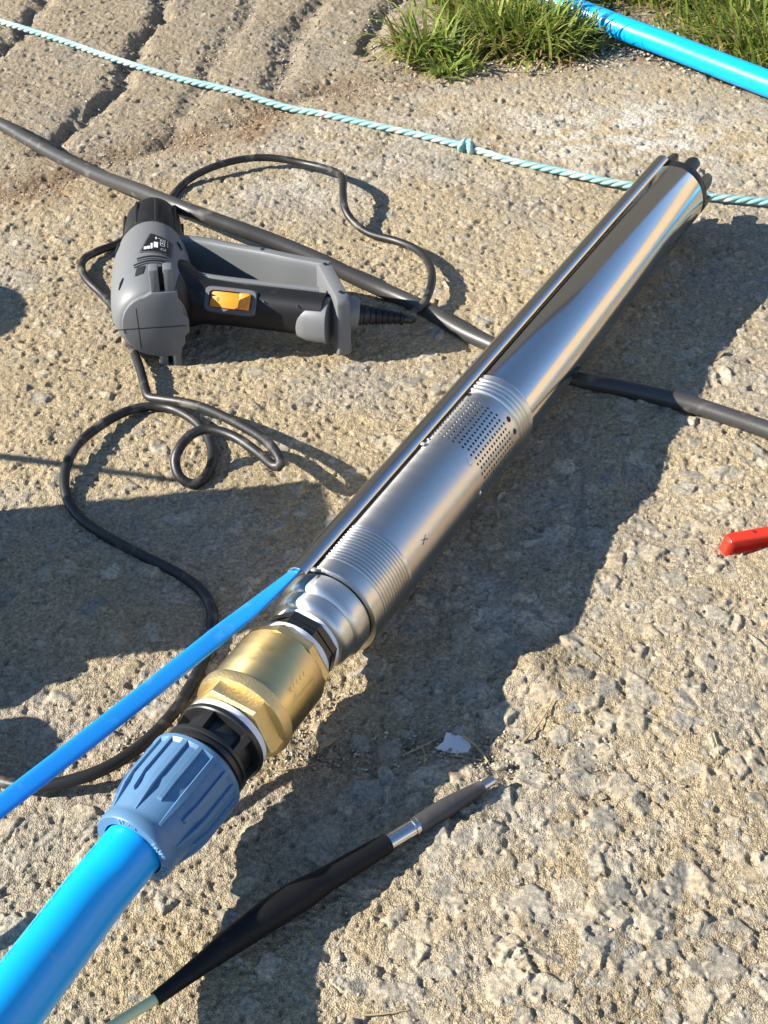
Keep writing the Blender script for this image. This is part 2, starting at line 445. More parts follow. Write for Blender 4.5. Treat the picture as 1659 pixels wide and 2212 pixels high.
def hull_stone(npts, flat=.45, seed=0):
    r_ = np.random.default_rng(seed); bm = bmesh.new()
    el = .62 + .38 * r_.random()
    for i in range(npts):
        p = r_.normal(size=3); p /= np.linalg.norm(p); p *= (.85 + .15 * r_.random())
        bm.verts.new((p[0], p[1] * el, max(-.6, min(.85 + .2 * r_.random(), p[2])) * flat * (1 + .25 * r_.random() * (1 if p[2] > 0 else 0))))
    res = bmesh.ops.convex_hull(bm, input=bm.verts)
    bmesh.ops.delete(bm, geom=[g for g in res['geom_interior'] if isinstance(g, bmesh.types.BMVert)], context='VERTS')
    bmesh.ops.triangulate(bm, faces=bm.faces)
    me = bpy.data.meshes.new('stone'); bm.to_mesh(me); bm.free()
    me.shade_smooth(); me.set_sharp_from_angle(angle=R(34))
    return me
stone_meshes = []
for i in range(21):
    me = hull_stone(24, .46, 100 + i); me.materials.append(M['stone_list'][i % 7]); stone_meshes.append(me)
def add_stone(px, py, size_px, lift=.25, rot=None, flat=1.0, mesh=None):
    g = gp(px, py); zf = (g.y * math.cos(PITCH) + CAM_H * math.sin(PITCH))
    s = size_px * zf / FPX * .5
    o = bpy.data.objects.new('stone', mesh or random.choice(stone_meshes)); COL.objects.link(o)
    o.parent = ground
    o.scale = (s, s, s * flat)
    o.rotation_euler = (random.uniform(-.12, .12), random.uniform(-.12, .12), random.uniform(0, 6.28) if rot is None else rot)
    o.location = (g.x, g.y, ghf(g.x, g.y) - s * .46 * flat * (.76 - lift))
    return o
# the bigger stones seen in the concrete, where they lie
for px, py, sp, fl in ((1365, 2060, 75, .8), (1100, 2145, 100, .6), (960, 2140, 45, .8), (1240, 2050, 60, .6), (1440, 2150, 90, .8), (1520, 2180, 55, .9), (1385, 2170, 50, 1), (1155, 1930, 60, .8),
                       (1290, 1830, 70, .7), (1110, 1905, 62, .9), (1030, 1890, 48, .9), (1230, 1925, 50, 1), (1315, 1920, 75, .7), (1480, 1560, 95, .5), (1360, 1570, 55, .8), (1240, 1530, 62, .6),
                       (1210, 1700, 40, .9), (1180, 1690, 34, 1), (1260, 1745, 42, .9), (1530, 1740, 60, 1), (1610, 1660, 70, .7), (1640, 1880, 60, .8), (1330, 2010, 40, .8), (1480, 2010, 50, .7), (1570, 1990, 55, .7),
                       (745, 2120, 90, .5), (870, 2140, 40, .6), (735, 2190, 50, .7), (1060, 2060, 40, .9), (950, 2030, 36, .9), (1420, 1400, 36, .9), (1500, 1290, 50, .7), (1350, 1440, 40, .7), (1430, 1340, 50, .6),
                       (1560, 1330, 46, .8), (1460, 1110, 70, .55), (1530, 1060, 34, 1), (1620, 1080, 30, 1), (1390, 1500, 30, .9), (1605, 1490, 52, .7), (1280, 1600, 40, .6), (1360, 1930, 40, .8),
                       (40, 1860, 55, .9), (85, 1760, 36, 1), (410, 1900, 70, .5), (460, 1940, 40, .7), (330, 2030, 60, .4), (300, 1960, 40, .6), (150, 1610, 40, .7), (100, 1590, 30, .8), (260, 1545, 40, .8),
                       (60, 1555, 26, 1), (520, 1880, 30, .7), (215, 330, 36, .9), (115, 700, 26, .7), (270, 290, 22, 1), (400, 145, 18, 1), (430, 290, 14, 1), (610, 395, 28, .8), (500, 370, 30, .6),
                       (1225, 1600, 24, .9), (560, 2070, 26, .7), (1640, 2100, 60, .8), (1600, 2190, 70, .8), (1010, 2190, 50, .8), (905, 2050, 28, .8), (1180, 2170, 45, .7), (1265, 2130, 60, .6)):
    add_stone(px, py, sp, lift=.28, flat=fl * .8)
cnt = 0
while cnt < 205:
    px = random.uniform(-30, 1690); py = 420 + 1830 * random.random() ** .75
    if random.random() > .25 + .75 * (px / 1659) * (py > 900): continue
    add_stone(px, py, random.uniform(14, 24 + 26 * (py / 2212) ** 2), lift=random.uniform(.12, .30), flat=random.uniform(.5, .9)); cnt += 1

# loose grit: too many to count
def grit():
    v = []; f = []; cols = []
    def grain(x, y, s):
        n = len(v); z = ghf(x, y) + s * .35 + .0008
        pts = [(s, 0, 0), (-s, 0, 0), (0, s * .8, 0), (0, -s * .8, 0), (0, 0, s * .55), (0, 0, -s * .5)]
        a = random.uniform(0, 6.28); ca, sa = math.cos(a), math.sin(a)
        for p in pts:
            q = [c + random.uniform(-.35, .35) * s for c in p]
            v.append((x + q[0] * ca - q[1] * sa, y + q[0] * sa + q[1] * ca, z + q[2]))
        for t in ((0, 2, 4), (2, 1, 4), (1, 3, 4), (3, 0, 4), (2, 0, 5), (1, 2, 5), (3, 1, 5), (0, 3, 5)): f.append(tuple(n + i for i in t))
        c = np.array(random.choice([(.40, .34, .24), (.42, .36, .27), (.28, .26, .22), (.33, .26, .17), (.46, .41, .32), (.20, .17, .13)])) * random.uniform(.8, 1.15)
        for _ in range(6): cols.append(c)
    def along(pts, n, spread, smin, smax):
        P = [Vector((p[0], p[1], 0)) for p in pts]
        for _ in range(n):
            i = random.randrange(len(P) - 1); q = P[i].lerp(P[i + 1], random.random())
            grain(q.x + random.gauss(0, spread), q.y + random.gauss(0, spread), random.uniform(smin, smax))
    along(CRACK, 750, .010, .0006, .0019)
    along(gl([(560, 1590), (700, 1500), (640, 1640)]), 160, .012, .0006, .0018)
    along(JOINT, 1300, .022, .0006, .0020)
    along(gl([(1290, 110), (1400, 95), (1500, 120), (1640, 165)]), 420, .03, .0015, .0050)
    along(gl([(880, 150), (1000, 140), (1150, 140), (1270, 130)]), 250, .02, .0012, .004)
    for pts, dep, wid in GROOVES: along(pts, 90, .012, .0008, .003)
    along(gl([(250, 1625), (310, 1600)]), 60, .006, .001, .0022)
    for _ in range(1900):
        y = .38 + 1.9 * random.random() ** 1.4; w = .25 + .2 * y
        grain(random.uniform(-w, w), y, random.uniform(.0005, .0014 + .0006 * y))
    o = mk('loose_grit', v, f, M['grit'], None, 0); o.data.shade_smooth()
    set_tint(o.data, np.array(cols)); props(o, 'loose tan grit lying in the joints and over the concrete', 'grit', kind='stuff')
M['grit'] = attr_mat('loose_grit', .9, 'tint', ((600, .0004, 'n'),), spec=.2)
grit()

# ------------------------------------------------------------------ unseen buildings added outside the frame for the steel to mirror
M['render'] = mat('cream_render', (.36, .285, .19), .9, noise=3, vary=.12, bump=(60, .004))
M['slate'] = mat('grey_boards', (.19, .175, .155), .8, noise=6, vary=.2, bump=(60, .004))
M['timber'] = mat('brown_timber', (.10, .07, .045), .6, noise=20, vary=.2)
wall = thing('unseen_house', 'added cream rendered wall, unseen beyond the right edge, for the steel to mirror', 'unseen_house', (10.5, 4.0, -.02))  # guessed wall, added for the tan band in the steel's reflection
MB().box((0, 0, 1.6), (.3, 22, 3.2)).build('render_panel', M['render'], wall, 0)
MB().box((0, 0, 3.26), (.5, 22.2, .12)).build('eaves_board', M['timber'], wall, 0)
unseen_barn = thing('unseen_barn', 'added tall grey boarded block, unseen beyond the top edge, for the steel to mirror', 'unseen_barn', (-2.5, 17.0, -.02))  # guessed tall block, added for the dark zone mirrored in the motor
MB().box((-1.0, 2.0, 8.0), (26.0, 4.0, 16.0)).build('wall', M['slate'], unseen_barn, 0)
for k in range(26):
    MB().box((-13.4 + k * 1.0, -.02, 8.0), (.09, .05, 15.9)).build('cover_strip', M['slate'], unseen_barn, 0)
MB().box((-1.0, -.04, 1.6), (2.6, .06, 3.2)).build('door', M['timber'], unseen_barn, 0)
MB().box((-1.0, -.05, 16.1), (26.4, .6, .2)).build('eaves_board', M['timber'], unseen_barn, 0)

# unseen objects added left of the frame to cast the shadows on the concrete
case = thing('shadow_case', 'added dark plastic box, unseen left of the frame, casting the shadow band on the concrete', 'tool case', (-.56, .742, -.004), R(9))  # invented caster for the broad shadow band
MB().box((0, 0, .125), (.20, .176, .23), bev=.012, n=2).build('case_body', M['case'], case)
MB().box((0, 0, .246), (.204, .178, .022), bev=.008, n=2).build('lid', M['case'], case)
MB().box((.0, -.093, .21), (.04, .012, .05), bev=.003).build('latch', M['gungrey'], case)
v_, f_ = tube(spline([(-.05, 0, .25), (-.045, 0, .285), (0, 0, .295), (.045, 0, .285), (.05, 0, .25)], .006), .008, 10)
mk('handle', v_, f_, M['case'], case)
can = thing('shadow_can', 'added short grey can shape, unseen left of the frame, placed for its shadow', 'can', (-.44, .655, -.002))  # made-up low caster for the step in the band's lower edge
v_, f_ = frame_lathe([(0, .031), (.004, .033), (.095, .033), (.102, .028), (.106, .016)], Vector((0, 0, 0)), Vector((0, 0, 1)), Vector((1, 0, 0)), Vector((0, 1, 0)), 32)
mk('can_body', v_, f_, M['gungrey'], can)
v_, f_ = frame_lathe([(.104, .015), (.122, .015), (.124, .012)], Vector((0, 0, 0)), Vector((0, 0, 1)), Vector((1, 0, 0)), Vector((0, 1, 0)), 24)
mk('cap', v_, f_, M['red'], can)
jar = thing('shadow_pot', 'added small lidded pot shape, unseen left of the frame, placed for its shadow', 'pot', (-.40, .590, -.002))  # made-up caster for the rounded shadow at the left edge
v_, f_ = frame_lathe([(0, .03), (.003, .033), (.06, .033), (.07, .026)], Vector((0, 0, 0)), Vector((0, 0, 1)), Vector((1, 0, 0)), Vector((0, 1, 0)), 32)
mk('pot_body', v_, f_, M['whitep'], jar)
v_, f_ = frame_lathe([(.068, .028), (.086, .028), (.088, .025)], Vector((0, 0, 0)), Vector((0, 0, 1)), Vector((1, 0, 0)), Vector((0, 1, 0)), 24)
mk('pot_lid', v_, f_, M['red'], jar)
buck = thing('shadow_bucket', 'added black tub, unseen beyond the left edge, placed for its shadow', 'shadow_bucket', (-.715, 1.150, -.003))  # added only for the small shadow blob at the far left
v_, f_ = frame_lathe([(0, .05), (.002, .054), (.16, .066), (.165, .070), (.17, .066), (.165, .063), (.006, .050)], Vector((0, 0, 0)), Vector((0, 0, 1)), Vector((1, 0, 0)), Vector((0, 1, 0)), 40)
mk('bucket_wall', v_, f_, M['blackp'], buck)
s1, s2 = gp(0, 991), gp(368, 1040)  # added stick is aimed back from the shadow line it should cast
def caster(p, z): k = z / math.tan(SUN_EL); return Vector((p.x - k * math.cos(SUN_AZ), p.y - k * math.sin(SUN_AZ), z))
a_, b_ = caster(s1, .20), caster(s2, .32); dd_ = (b_ - a_) / .12
foot = a_ - dd_ * .20
v_, f_ = tube([foot, a_, b_, b_ + dd_ * .01], lambda q: .0042 - .001 * q, 10)
props(mk('shadow_cane', v_, f_, M['straw'], None, 40, origin=foot), 'added thin leaning stick, unseen beyond the left edge, placed for its faint shadow line', 'shadow_cane')

# ------------------------------------------------------------------ the pump and all that is screwed to it
AX = Vector((-.0387, .691, 0)); RZ = math.atan2(.8831, .4691); ZC = .054
pump = thing('submersible_pump', 'long stainless steel borehole pump lying diagonally with brass valve and blue coupling on its end', 'pump', AX, RZ)
UX, UY, UZ = Vector((1, 0, 0)), Vector((0, 1, 0)), Vector((0, 0, 1)); PO = Vector((0, 0, ZC))
def plathe(name, prof, m, n=96, parent=pump, cap0=True, cap1=True, smooth=35):
    v, f = frame_lathe(prof, PO, UX, UZ, UY, n, cap0, cap1)   # angle 0 = up, +90 = left
    return mk(name, v, f, m, parent, smooth)
def ps(t, deg, r): return PO + UX * t + (UZ * math.cos(R(deg)) + UY * math.sin(R(deg))) * r
def prism(prof, n, phase, m, name, parent=pump, cham=None):
    rs = [[ps(t, phase + 360 * k / n, r_) for k in range(n)] for t, r_ in prof]
    v, f = rings(rs); return mk(name, v, f, m, parent, 20)
RC = .0377
# motor
TM = .7601
plathe('motor_shell', [(.276, .0360), (.278, .0367), (TM - .002, .0367), (TM, .0361)], M['motor'], 128)
plathe('motor_base', [(TM - .001, .0352), (TM + .001, .0366), (TM + .013, .0366), (TM + .015, .0350), (TM + .014, .024), (TM + .008, .023)], M['blackp'], 96)
for a in (21, -21, -63, -106, -150, 64, 108, 152):
    mb = MB(); rs = []
    for t, sc in ((TM + .010, 1.0), (TM + .022, 1.0), (TM + .030, .92), (TM + .0345, .66), (TM + .0360, .3)):
        hw = 12.5 * sc
        rs.append([ps(t, a - hw, .0362), ps(t, a - hw * .5, .0372), ps(t, a + hw * .5, .0372), ps(t, a + hw, .0362), ps(t, a + hw * .9, .0305), ps(t, a - hw * .9, .0305)])
    mb.add(*rings(rs)); mb.build('base_lug', M['blackp'], pump, 40)
# thread rings between strainer and motor
prof = [(.2500, RC)]
for k in range(4):
    t = .2536 + k * .0056
    prof += [(t, RC - .0006), (t + .0008, RC + .0009), (t + .0034, RC + .0009), (t + .0046, RC - .0008)]
prof += [(.2762, RC - .0006), (.2795, RC + .0002), (.2815, .0369)]
plathe('upper_thread_ring', prof, M['steel_fine'], 128, smooth=25)
# strainer with real holes
def strainer():
    ncol, nrow = 52, 13; t0, pt = .1795, .0045; hr = .00128
    v = []; f = []
    def P(t, a): v.append(tuple(ps(t, a, RC))); return len(v) - 1
    ta, tb = .172, .2505
    da = 360 / ncol
    for c in range(ncol):
        off = pt * .5 * (c % 2); ca = c * da
        mm = R(da) * RC
        grid_t = [ta] + [t0 + off + k * pt for k in range(nrow + 1)] + [tb]
        def corners(t): return [P(t, ca - da / 2), P(t, ca), P(t, ca + da / 2)]
        prev = corners(grid_t[0])
        for k, t in enumerate(grid_t[1:]):
            cur = corners(t)
            if 0 < k <= nrow:
                tc = (grid_t[k] + t) / 2
                H_ = [P(tc + hr * math.sin(2 * math.pi * q / 12), ca + math.degrees(hr * math.cos(2 * math.pi * q / 12) / RC)) for q in range(12)]
                B = [P(tc, ca + da / 2), cur[2], cur[1], cur[0], P(tc, ca - da / 2), prev[0], prev[1], prev[2]]
                ang = [0, 45, 90, 135, 180, 225, 270, 315]
                hi = [0, 1.5, 3, 4.5, 6, 7.5, 9, 10.5]
                for q in range(8):
                    a0 = int(math.floor(hi[q] + .5)) % 12; a1 = int(math.floor(hi[(q + 1) % 8] + .5)) % 12
                    seq = []; j = a0
                    while True:
                        seq.append(H_[j])
                        if j == a1: break
                        j = (j + 1) % 12
                    f.append(tuple([B[q], B[(q + 1) % 8]] + seq[::-1]))
                # wall of the hole
                I_ = [len(v) + q for q in range(12)]
                for q in range(12):
                    p = ps(tc + hr * math.sin(2 * math.pi * q / 12), ca + math.degrees(hr * math.cos(2 * math.pi * q / 12) / RC), RC - .0012); v.append(tuple(p))
                for q in range(12): f.append((H_[q], H_[(q + 1) % 12], I_[(q + 1) % 12], I_[q]))
            else:
                f.append((prev[0], prev[1], cur[1], cur[0])); f.append((prev[1], prev[2], cur[2], cur[1]))
            prev = cur
    return v, f
v_, f_ = strainer()
st = mk('strainer', v_, f_, M['steel'], pump, 0)
bm = bmesh.new(); bm.from_mesh(st.data); bmesh.ops.remove_doubles(bm, verts=bm.verts, dist=.00002); bm.to_mesh(st.data); bm.free()
st.data.shade_smooth(); st.data.set_sharp_from_angle(angle=R(30))
plathe('inner_tube', [(.171, RC - .003), (.2505, RC - .003)], M['dark'], 64, st)
def disc_on(name, t, a, r_, m, parent, rr=RC, rise=.00025, n=20):
    c = ps(t, a, rr + rise); vv = [c]; ff = []
    for ring_, rz_ in ((1.0, rise), (1.18, -.0002)):
        for k in range(n):
            q = 2 * math.pi * k / n; vv.append(ps(t + r_ * ring_ * math.sin(q), a + math.degrees(r_ * ring_ * math.cos(q) / rr), rr + rz_))
    for k in range(n): ff.append((0, 1 + k, 1 + (k + 1) % n))
    for k in range(n): ff.append((1 + k, 1 + n + k, 1 + n + (k + 1) % n, 1 + (k + 1) % n))
    return mk(name, vv, ff, m, parent, 35)
for a in (12, 30, -50, -68): disc_on('bolt_hole_shade', .2462, a, .0024, M['dark'], st)  # raised near-black discs; the holes' shade is their colour
def dent(t, a, lt, la):
    rs = []
    for k in range(9):
        q = -1 + k / 4; w_ = math.sqrt(max(0, 1 - q * q))
        rs.append([ps(t + lt * math.cos(R(180 * j / 8)) * (w_ + .05), a + la * q, RC - .0003 + .0014 * math.sin(R(180 * j / 8)) * w_) for j in range(9)])
    v, f = rings(rs, False, False, False); mk('pressed_tab', v, f, M['steel_fine'], st, 60)
for a in (16, -44, -92): dent(.174, a, .0016, 6.5)
# pump casing with thread at the near end
prof = [(0, RC - .004), (0, RC - .0002), (.0006, RC + .0002), (.0125, RC + .0002)]
for k in range(12):
    t = .0128 + k * .0034
    prof += [(t, RC - .0007), (t + .0006, RC + .0006), (t + .0021, RC + .0006), (t + .0028, RC - .0007)]
prof += [(.0545, RC), (.0600, RC), (.1720, RC)]
plathe('pump_casing', prof, M['steel'], 128, cap0=False, cap1=False, smooth=22)
mb = MB()
for da, dt in ((1, 1), (1, -1)):
    p0 = (.083 + .004 * dt * -1, -62 - 3.0 * da); p1 = (.083 + .004 * dt, -62 + 3.0 * da)
    q0 = ps(p0[0], p0[1], RC + .00025); q1 = ps(p1[0], p1[1], RC + .00025)
    side = (q1 - q0).cross(ps(0, -62, 1) - PO).normalized() * .0004
    mb.add([q0 - side, q0 + side, q1 + side * .6, q1 - side * .6], [(0, 1, 2, 3)])
mb.build('ink_cross', M['blackprint'], pump, 0)
# cable guard: half-round channel along the upper left side
def channel(t0, t1, a0=29, rho=.0388, w=.0082, hgt=.0070, th=.0009):
    c = ps(0, a0, rho); up_ = (ps(0, a0, 1) - PO).normalized(); sd = up_.cross(UX).normalized()
    out = []
    K = 14
    for t, sc in ((t0, 1), (t0 + .006, 1), (t1, 1)):
        o1 = [c + UX * t + sd * (w * math.cos(math.pi * k / K)) * sc + up_ * (hgt * math.sin(math.pi * k / K) ** .9) * sc for k in range(K + 1)]
        i1 = [c + UX * t + sd * ((w - th) * math.cos(math.pi * k / K)) + up_ * ((hgt - th) * math.sin(math.pi * k / K) ** .9) for k in range(K + 1)][::-1]
        out.append(o1 + i1)
    return rings(out)
v_, f_ = channel(-.011, .770)
mk('cable_guard', v_, f_, M['guard'], pump, 35)
for t in (.165, -.004):
    c = ps(t, 14, RC + .0012); MB().box(c, (.004, .004, .002), (UX, (ps(0, 104, 1) - PO).normalized(), (ps(0, 14, 1) - PO).normalized()), .0008, 2).build('guard_clip', M['steel_fine'], pump)
# outlet head
plathe('outlet_head', [(.004, .030), (-.0008, .0325), (-.0016, .0337), (-.0125, .0336), (-.0148, .0331), (-.0166, .0320), (-.0178, .0306), (-.0182, .0298), (-.0188, .0300), (-.0192, .0306), (-.0265, .0304), (-.0288, .0294), (-.0302, .0278), (-.0310, .0262), (-.0312, .018)], M['steel_fine'], 96, smooth=50)
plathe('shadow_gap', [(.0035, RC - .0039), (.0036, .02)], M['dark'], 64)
plathe('thread_tape', [(-.0318, .0245), (-.0322, .0258), (-.0352, .0254), (-.0354, .02)], M['tape'], 64)
# hex nipple
nip = prism([(-.0352, .0265), (-.0358, .0272), (-.0412, .0272), (-.0416, .0250)], 8, 12, M['nipple'], 'hex_nipple')
prism([(-.0416, .0250), (-.0420, .0266), (-.0478, .0266), (-.0484, .0256)], 8, 12, M['nipple'], 'nipple_collar', nip)
plathe('thread_tape', [(-.0484, .0240), (-.0486, .0272), (-.0520, .0280), (-.0545, .0284)], M['tape'], 64)
# brass check valve
val = plathe('check_valve', [(-.0620, .0290), (-.0630, .0318), (-.0655, .0332), (-.1075, .0332), (-.1088, .0328)], M['brass'], 96)
prism([(-.0535, .0290), (-.0545, .0310), (-.0575, .0330), (-.0635, .0334)], 8, 5, M['brass_cast'], 'hex_end', val)
plathe('rim', [(-.1080, .0325), (-.1086, .0347), (-.1120, .0349), (-.1165, .0338), (-.1180, .0300)], M['brass_cast'], 96, val)
prism([(-.1150, .0328), (-.1268, .0328), (-.1292, .0312), (-.1300, .0285)], 6, 22, M['brass_cast'], 'hex_end', val)
# cast mark on the valve: an arrow outline
mb = MB()
def strip(mb, pts, r_, wd=.0003):
    for (t0, a0), (t1, a1) in zip(pts[:-1], pts[1:]):
        q0 = ps(t0, a0, r_); q1 = ps(t1, a1, r_); nn = (ps(0, (a0 + a1) / 2, 1) - PO).normalized()
        sd = (q1 - q0).cross(nn).normalized() * wd
        mb.add([q0 - sd, q0 + sd, q1 + sd, q1 - sd], [(0, 1, 2, 3)])
strip(mb, [(-.074, -66), (-.094, -66), (-.094, -60), (-.102, -70), (-.094, -80), (-.094, -74), (-.074, -74), (-.074, -66)], .0334)
for k in range(5): strip(mb, [(-.078 - k * .004, -50), (-.080 - k * .004, -54), (-.078 - k * .004, -57)], .0334)
mb.build('cast_mark', M['brass_cast'], val, 0)
plathe('thread_tape', [(-.1312, .0272), (-.1316, .0292), (-.1350, .0296), (-.1368, .0296)], M['tape'], 64)
# black coupling body and blue nut
cpl = plathe('coupling_body', [(-.1362, .020), (-.1366, .0300), (-.1372, .0306), (-.1400, .0306), (-.1408, .0298), (-.1412, .0235), (-.1545, .0235), (-.1550, .0285), (-.1556, .0294), (-.1578, .0294),
                                (-.1584, .0282), (-.1600, .0282), (-.1606, .0296), (-.1632, .0296), (-.1638, .0284), (-.1670, .0284), (-.1672, .020)], M['blackp'], 96)
for k in range(6):
    a = 8 + 60 * k
    mb = MB(); rs = [[ps(t, a - w, .022), ps(t, a - w, rr), ps(t, a + w, rr), ps(t, a + w, .022)] for t, rr, w in ((-.1405, .0295, 5), (-.1470, .0288, 5), (-.1550, .0275, 4))]
    mb.add(*rings(rs)); mb.build('web', M['blackp'], cpl, 30)
NT0, NT1 = -.1665, -.2335
nut = plathe('nut', [(NT0, .0285), (NT0 - .0004, .0318), (NT0 - .0014, .0326), (NT0 - .0040, .0326), (NT0 - .0062, .0308), (NT0 - .0340, .0304), (NT0 - .0400, .0286), (NT0 - .0560, .0262), (NT0 - .0590, .0258), (NT0 - .0600, .0262),
                     (NT1 + .0012, .0262), (NT1, .0254), (NT1 - .0001, .0202), (NT1 + .012, .0202)], M['nut'], 128, cpl, True, False)
mb = MB()
for k in range(18):
    a = 20 * k + 4; long_ = k % 2 == 0
    secs = [(NT0 - .0030, .0326), (NT0 - .0330, .0324)]
    secs += [(NT0 - .0420, .0312), (NT0 - .0575, .0264)] if long_ else [(NT0 - .0380, .0314), (NT0 - .0455, .0300), (NT0 - .0462, .0285)]
    w0 = 4.4 if long_ else 3.2
    rs = []
    for i, (t, rr) in enumerate(secs):
        w_ = w0 * (1 if i < 2 or not long_ else (.85 if i == 2 else .45))
        rs.append([ps(t, a - w_, .025), ps(t, a - w_ * .9, rr - .0005), ps(t, a - w_ * .75, rr), ps(t, a + w_ * .75, rr), ps(t, a + w_ * .9, rr - .0005), ps(t, a + w_, .025)])
    mb.add(*rings(rs))
mb.build('grip_rib', M['nut'], nut, 40)
def ring_text(body, deg, rr, size, adv):
    v, f = text_mesh(body, size, .00035)
    out = []
    for x, y, z in v:
        a = deg - math.degrees(x / rr)
        out.append(ps(NT1 - .0003 - z, a, rr + y))
    return out, f
mb = MB()
for body, deg in (('32mm', 2), ('PN16', -62), ('DVGW', -120), ('EN', 48), ('712', 78)):
    if body in ('EN', '712'): continue
    mb.add(*ring_text(body, deg, .0227, .0052, 0))
mb.build('raised_lettering', mat('lettering_plastic', (.16, .30, .46), .4), nut, 0)
# flat blue cable leaving the guard
def w2p(p):
    q = Vector(p) - AX; c, s = math.cos(-RZ), math.sin(-RZ)
    return Vector((q.x * c - q.y * s, q.x * s + q.y * c, q.z))
cp = ps(0, 29, RC + .0040)
ctr = [cp + UX * .05, cp + UX * .01, cp + UX * -.008] + [w2p(gp(*p)) for p in ((553, 1308, .087), (480, 1366, .081), (400, 1430, .075), (200, 1588, .062), (0, 1742, .053), (-160, 1866, .046), (-293, 1970, .040), (-450, 2100, .028))]
pth = spline(ctr, .006); rs = []
for i, p in enumerate(pth):
    t = (pth[min(i + 1, len(pth) - 1)] - pth[max(i - 1, 0)]).normalized()
    k = min(1, max(0, (i - 8) / 12))
    upg = (ps(0, 28, 1) - PO).normalized()
    wd0 = t.cross(upg).normalized()
    wd1 = (w2p(Vector((0, 0, CAM_H + .25))) - p); wd1 = t.cross(wd1).normalized()
    if wd0.dot(wd1) < 0: wd0 = -wd0
    w_ = (wd0.lerp(wd1, k)).normalized(); n_ = t.cross(w_)
    rs.append([p + w_ * a + n_ * b for a, b in selips(14, .0050 + .0016 * k, .0014 + .0010 * k, .55)])
v_, f_ = rings(rs); mk('flat_cable', v_, f_, M['ribbon'], pump, 50)

# ------------------------------------------------------------------ blue water pipe in the coupling
def p2w(p):
    c, s = math.cos(RZ), math.sin(RZ); return Vector((AX.x + p[0] * c - p[1] * s, AX.y + p[0] * s + p[1] * c, p[2]))
pts = [p2w(ps(-.20, 0, 0)), p2w(ps(-.24, 0, 0)), p2w(ps(-.27, 0, 0)), gp(120, 2046, .060), gp(44, 2146, .067), gp(-70, 2300, .078), gp(-230, 2540, .095), gp(-420, 2900, .12)]
v_, f_ = tube(spline(pts, .006), .0188, 48)
pipe1 = props(mk('water_pipe', v_, f_, M['pipe'], None, 40, origin=Vector((pts[4].x, pts[4].y, 0))), 'thick bright blue water pipe pushed into the blue coupling at bottom left', 'pipe')
PRINT_A = 40
def pipe_pt(i, deg, r_, sp_):
    p = sp_[i]; t = (sp_[min(i + 1, len(sp_) - 1)] - sp_[max(i - 1, 0)]).normalized(); u_ = t.cross(Vector((0, 0, 1))).normalized(); w_ = u_.cross(t)
    a = R(deg); return p + (w_ * math.cos(a) + u_ * math.sin(a)) * r_
sp1 = spline(pts, .0008); mb = MB(); PO1 = Vector((pts[4].x, pts[4].y, 0)); L1 = len(sp1)
i = 60
while i < L1 - 30:
    n_ = random.randint(3, 9); line = []
    for k in range(n_):
        line.append(pipe_pt(min(L1 - 1, i + k * 2), PRINT_A + random.uniform(-2.2, 2.2), .01885, sp1) - PO1)
    mb.add(*tube(line, .00016, 4)); i += n_ * 2 + random.choice((1, 2, 3, 14))
mb.build('ink_print', M['print_ink'], pipe1, 0)
# pipe at the verge, top right
q = [gp(1000, -70, .03), gp(1090, -32, .028), gp(1180, 2, .026), gp(1260, 28, .024), gp(1350, 63, .020), gp(1450, 100, .019), gp(1550, 139, .019), gp(1659, 181, .019), gp(1800, 236, .019), gp(1960, 310, .019)]
e = q[-1]
q += [Vector((1.20, 1.46, .021)), Vector((1.42, 1.2, .021)), Vector((1.42, .8, .021)), Vector((1.25, .3, .021)), Vector((1.0, -.3, .021)), Vector((.6, -1.1, .021))]  # unseen return run, added so the motor mirrors a blue line
v_, f_ = tube(spline(q, .01), .0175, 40)
pipe2 = props(mk('water_pipe', v_, f_, M['pipe'], None, 40, origin=Vector((q[5].x, q[5].y, 0))), 'bright blue water pipe crossing the grass at the top right corner', 'pipe')

# ------------------------------------------------------------------ heat gun
HO = Vector((-.2255, 1.128, .050))
hf = Vector((-.127, .992, 0)).normalized(); hh_ = Vector((hf.y, -hf.x, 0)); hz = Vector((0, 0, 1))
gun = thing('heat_gun', 'grey and black heat gun lying on its side with orange switch', 'heat gun', (HO.x, HO.y, 0))
GB = Vector((HO.x, HO.y, 0))
def hp(h, f, z): return HO + hh_ * h + hf * f + hz * (z - HO.z)
def gmk(name, v, f, m, parent=gun, smooth=35): return mk(name, [Vector(p) - GB for p in v], f, m, parent, smooth)
def gmb(mb, name, m, parent=gun, smooth=35): return gmk(name, mb.v, mb.f, m, parent, smooth)
v_, f_ = frame_lathe([(-.0345, .012), (-.0340, .023), (-.0320, .0300), (-.0265, .0350), (-.0150, .0385), (0, .0402), (.012, .0408), (.035, .0412), (.065, .0410), (.090, .0385), (.108, .0355), (.118, .0325), (.1195, .030)], HO, hf, hz, hh_, 64, ell=.97)
body = gmk('housing', v_, f_, M['gungrey'])
v_, f_ = frame_lathe([(.100, .0300), (.118, .0318), (.150, .0312), (.178, .0290), (.190, .0255), (.193, .021), (.190, .018), (.150, .017)], HO, hf, hz, hh_, 64)
noz = gmk('nozzle_sleeve', v_, f_, M['rubber'])
mb = MB()
for a in range(0, 360, 40):
    d_ = hz * math.cos(R(a + 12)) + hh_ * math.sin(R(a + 12)); s_ = hf.cross(d_)
    mb.box(HO + hf * .150 + d_ * .0308, (.050, .004, .003), (hf, s_, d_), .001, 1)
gmb(mb, 'cooling_rib', M['rubber'], noz)
v_, f_ = frame_lathe([(.14, .015), (.191, .015), (.191, .0135), (.14, .0135)], HO, hf, hz, hh_, 32, False, False)
gmk('steel_nozzle', v_, f_, M['chrome'], noz)
